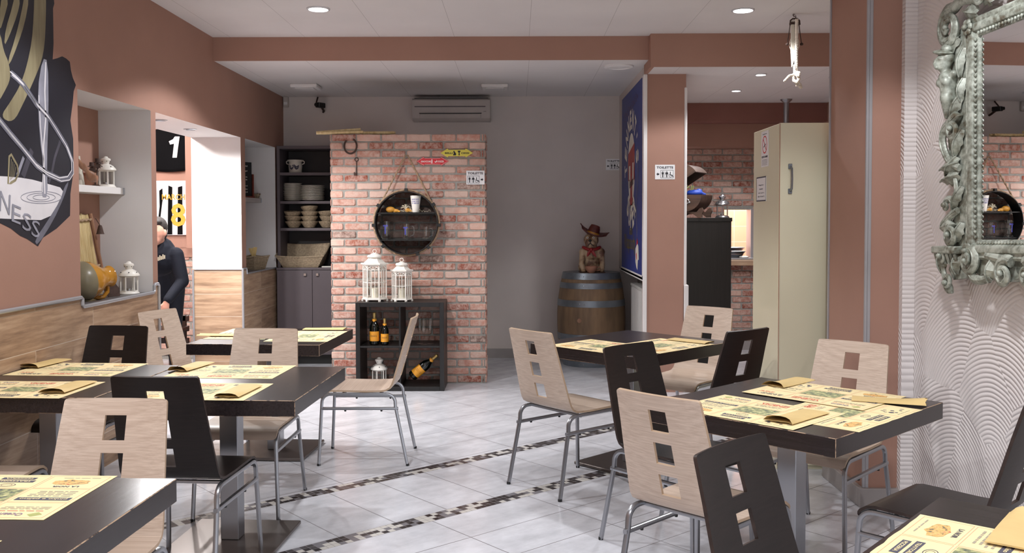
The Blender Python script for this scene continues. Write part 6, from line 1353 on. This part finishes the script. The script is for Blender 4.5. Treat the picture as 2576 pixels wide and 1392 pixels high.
# farther niche
t = thing('chalkboard', 'small black chalkboard with white writing in a red wooden stand', 'chalkboard', (-2.705, 9.40, zs), 0, rot=(0, 0, math.radians(48)))
m = MB(); m.rbox(-.20, .03, -.006, .006, .02, .36, .002); m.build('board', 'chalk', t, 0); m = MB(); m.rbox(-.21, .05, -.03, .03, 0, .018, .003); m.rbox(.032, .048, -.02, .01, .018, .24, .003); m.build('stand', 'redwood', t, 0)
m = MB(); R = random.Random(5)
for zz, s_ in ((.32, 'menu'), (.27, 'oggi'), (.21, 'pizza'), (.185, 'birra'), (.12, 'panini'), (.09, 'insalate'), (.06, 'dolci')): add_text(m, s_, .10, .014, lambda a, b: (-.07+a, -.0068, zz+b))
m.build('chalk_writing', 'enamel', t, 0)
tray_basket('small_basket', 'tiny pale basket on the shelf of the farther niche', (-2.69, 9.585, zs), .085, .07, .045, math.radians(90), 1.1)
pb_ = on_z(645, 683, 1.0); tb = tray_basket('menu_basket', 'flared pale basket holding rolled menus on the farther niche sill', (-2.63, 9.27, 1.0), .25, .20, .135, math.radians(70), 1.05)
for dx, ry, lb in ((-.05, -14, 'folded brown menu leaning left in the basket'), (.06, 26, 'folded brown menu leaning right in the basket')):
    m = MB(); m.rbox(-.028, .028, -.006, .006, 0, .20, .003); m.rbox(-.024, .020, -.012, -.006, .01, .195, .002); o = m.build('folded_menu', 'kraft', None, 0); o.location = (-2.62+dx*.3, 9.26+dx, 1.03); o.rotation_euler = (math.radians(-ry), 0, math.radians(68)); tag(o, lb, 'menu', 'menus in the basket')

# ================================================================== SIDE ROOM: JERSEYS, BENCH, PERSON
YJ = 9.87
b = MB(); b.box(-3.46, -3.10, 9.72, 9.90, 1.2, 2.75); struct('trim_10', b, 'terra', 0)
t = thing('black_jersey', 'black football shirt with a white number 1 on the side room wall', 'jersey', (0, 0, 0))
a, b_ = on_y(372, 320, YJ), on_y(476, 428, YJ); m = MB(); n = 12
vs = []; 
for j in range(n+1):
    for i in range(n+1):
        u, v = i/n, j/n; vs.append((a.x+(b_.x-a.x)*u, YJ+.006*math.sin(u*9+v*5), a.z+(b_.z-a.z)*v-.02*math.sin(PI*u)*v-(.03*(1-u) if v < .05 else 0)))
m.add(vs, [(j*(n+1)+i, j*(n+1)+i+1, (j+1)*(n+1)+i+1, (j+1)*(n+1)+i) for j in range(n) for i in range(n)]); o = m.build('cloth', 'jersey', t); sm = o.modifiers.new('thickness', 'SOLIDIFY'); sm.thickness = .006
m = MB(); m.add([(lambda q: (q.x, YJ-.014, q.z))(on_y(x, y, YJ)) for x, y in ((441, 344), (453, 344), (449, 372), (446, 397), (435, 397), (439, 362), (429, 364), (426, 356), (436, 351))], [tuple(range(9))]); m.build('number', 'jwhite', t, 0)
t = thing('striped_jersey', 'framed black and white striped shirt with a yellow number 8', 'jersey', (0, 0, 0))
a, b_ = on_y(375, 455, YJ), on_y(484, 592, YJ); m = MB(); m.rbox(a.x, b_.x, YJ+.0, YJ+.02, b_.z, a.z, .003); m.build('backing_board', 'signwhite', t, 0)
J = lambda x, y, d_=.004: (lambda q: (q.x, YJ-d_, q.z))(on_y(x, y, YJ))
m = MB(); m.add([J(x, y) for x, y in ((401, 480), (414, 470), (424, 466), (436, 471), (452, 471), (463, 466), (478, 470), (492, 480), (492, 590), (412, 590), (410, 530), (404, 570), (396, 575), (395, 540))], [tuple(range(14))]); m.build('shirt', 'jwhite', t, 0)
m = MB()
for q in (((401, 480), (409, 474), (410, 500), (405, 540), (403, 560), (398, 556), (402, 520)), ((424, 467), (434, 471), (434, 590), (422, 590)), ((448, 471), (459, 468), (460, 590), (447, 590)), ((470, 468), (480, 472), (482, 590), (470, 590))): m.add([J(x, y, .006) for x, y in q], [tuple(range(len(q)))])
m.build('black_stripes', 'jersey', t, 0)
m = MB(); p = on_y(449, 541, YJ); add_text(m, '8', .155, .245, lambda q, r_: (p.x+q, YJ-.009, p.z+r_), bold=.02); m.build('number', 'num', t, 0); m = MB(); p2 = on_y(452, 496, YJ); add_text(m, 'MARCHISIO', .37, .06, lambda q, r_: (p2.x+q, YJ-.009, p2.z+r_), bold=.012); m.build('lettering', 'num', t, 0)
t = thing('wooden_bench', 'dark slatted wooden bench below the brick wall of the side room', 'bench', (-3.78, 9.1, 0)); m = MB()
for z in (.16, .28, .40, .50): m.rbox(-.7, .55, 0, .03, z, z+.055, .004)
m.build('back_slats', 'benchwood', t, 0); m = MB(); m.rbox(-.7, .55, -.35, 0, .42, .45, .004); m.build('seat', 'benchwood', t, 0)
for x in (-.65, .5):
    for y in (-.33, .0): m = MB(); m.rbox(x-.025, x+.025, y, y+.03, 0, .42 if y < 0 else .56, .003); m.build('leg', 'benchwood', t, 0)
# person bending in the doorway
t = thing('person', 'person in dark navy clothes bending forward in the doorway on the left', 'person', (0, 0, 0))
hx, hy, hz = -2.975, 7.66, 1.395
def hand(c_, dirv):
    prims = []; c_ = Vector(c_); dv = Vector(dirv).normalized(); sd = Vector((.9, .35, 0)).normalized()
    prims += [('s', c_+dv*.035, .030, (1, .7, 1.3)), ('s', c_+dv*.055, .030, (1.15, .65, 1.0))]
    for i, (o_, l) in enumerate(((-.028, .062), (-.010, .074), (.010, .070), (.028, .055))):
        b0 = c_+dv*.075+sd*o_; k1 = b0+dv*l*.5+Vector((0, -.006, 0))+sd*o_*.25; k2 = k1+dv*l*.5+Vector((0, .008, 0)); prims += [('c', b0, k1, .0088, .008), ('c', k1, k2, .008, .0065)]
    b0 = c_+dv*.03-sd*.028; prims += [('c', b0, b0-sd*.022+dv*.028, .0105, .009), ('c', b0-sd*.022+dv*.028, b0-sd*.026+dv*.055, .009, .0075)]
    return prims
sL, eL, wL = Vector((-2.845, 7.74, 1.205)), Vector((-2.785, 7.72, .985)), Vector((-2.855, 7.56, .835))
sR, eR, wR = Vector((-3.20, 7.66, 1.20)), Vector((-3.30, 7.48, .99)), Vector((-3.22, 7.32, .82))
hipL, hipR = Vector((-2.98, 8.06, .90)), Vector((-3.20, 8.06, .90)); kL, kR = Vector((-2.97, 7.98, .48)), Vector((-3.22, 7.95, .48)); fL, fR = Vector((-2.96, 8.12, .075)), Vector((-3.24, 8.08, .075))
body = [('s', (hx, hy, hz+.01), .088, (.86, 1.05, 1.22)), ('s', (hx-.005, hy-.03, hz-.055), .062, (.9, 1, .95)), ('s', (hx-.012, hy-.108, hz-.015), .014, (.8, 1.1, 1.5)), ('s', (hx+.078, hy+.0, hz-.005), .018, (.5, 1, 1.5)), ('s', (hx-.078, hy, hz-.005), .018, (.5, 1, 1.5)), ('s', (hx-.01, hy-.095, hz-.062), .02, (1.3, .6, .5)),
  ('c', (hx, hy+.03, hz-.06), (-3.0, 7.74, 1.25), .055, .065), ('c', (-3.02, 7.78, 1.18), (-3.08, 8.0, .96), .13, .125), ('c', sL, eL, .046, .038), ('c', eL, wL, .036, .026), ('c', sR, eR, .046, .038), ('c', eR, wR, .036, .026),
  ('c', hipL, kL, .075, .052), ('c', kL, fL, .05, .035), ('c', hipR, kR, .075, .052), ('c', kR, fR, .05, .035)]
blob('body', body+hand(wL, (-.25, -.15, -1))+hand(wR, (0, -.2, -1)), 'skin', t, .0065, 1)
blob('hair', [('s', (hx, hy+.022, hz+.045), .090, (.93, 1.05, .98)), ('s', (hx, hy-.045, hz+.085), .055, (1.2, .9, .6)), ('s', (hx, hy+.06, hz-.01), .06, (1.2, .8, 1.1))], 'hair', t, .008)
for ex in (-.032, .030): m = MB(); m.sphere((hx+ex, hy-.088, hz+.018), .010, 8, 6); o = m.build('eye', 'enamel', t); m = MB(); m.sphere((hx+ex, hy-.096, hz+.017), .005, 6, 4); m.build('pupil', 'black', o)
blob('hoodie', [('c', (-3.0, 7.76, 1.22), (-3.08, 8.0, .96), .145, .145), ('s', (-3.02, 7.76, 1.17), .15, (1.25, .95, 1.0)), ('c', sL, eL, .066, .054), ('c', eL, eL.lerp(wL, .93), .052, .040), ('c', sR, eR, .066, .054), ('c', eR, eR.lerp(wR, .93), .052, .040), ('s', (-3.0, 7.72, 1.275), .085, (1.1, 1, .55)), ('s', (-3.09, 8.03, .90), .15, (1.05, .9, .7))], 'navy', t, .009)
blob('trousers', [('s', (-3.09, 8.06, .86), .14, (1.1, .9, .8)), ('c', hipL, kL, .092, .070), ('c', kL, fL+Vector((0, 0, .02)), .068, .055), ('c', hipR, kR, .092, .070), ('c', kR, fR+Vector((0, 0, .02)), .068, .055)], 'navy', t, .010)
for f_ in (fL, fR): blob('shoe', [('c', (f_.x, f_.y+.02, .045), (f_.x, f_.y-.15, .035), .044, .036)], 'black', t, .008)
m = MB()
for k_ in range(7): x = -2.965+k_*.013; m.box(x, x+.008, 7.592, 7.598, 1.155+k_*.004, 1.185+k_*.004+.01*(k_ % 2))
m.build('chest_print', 'p_grey', t, 0)
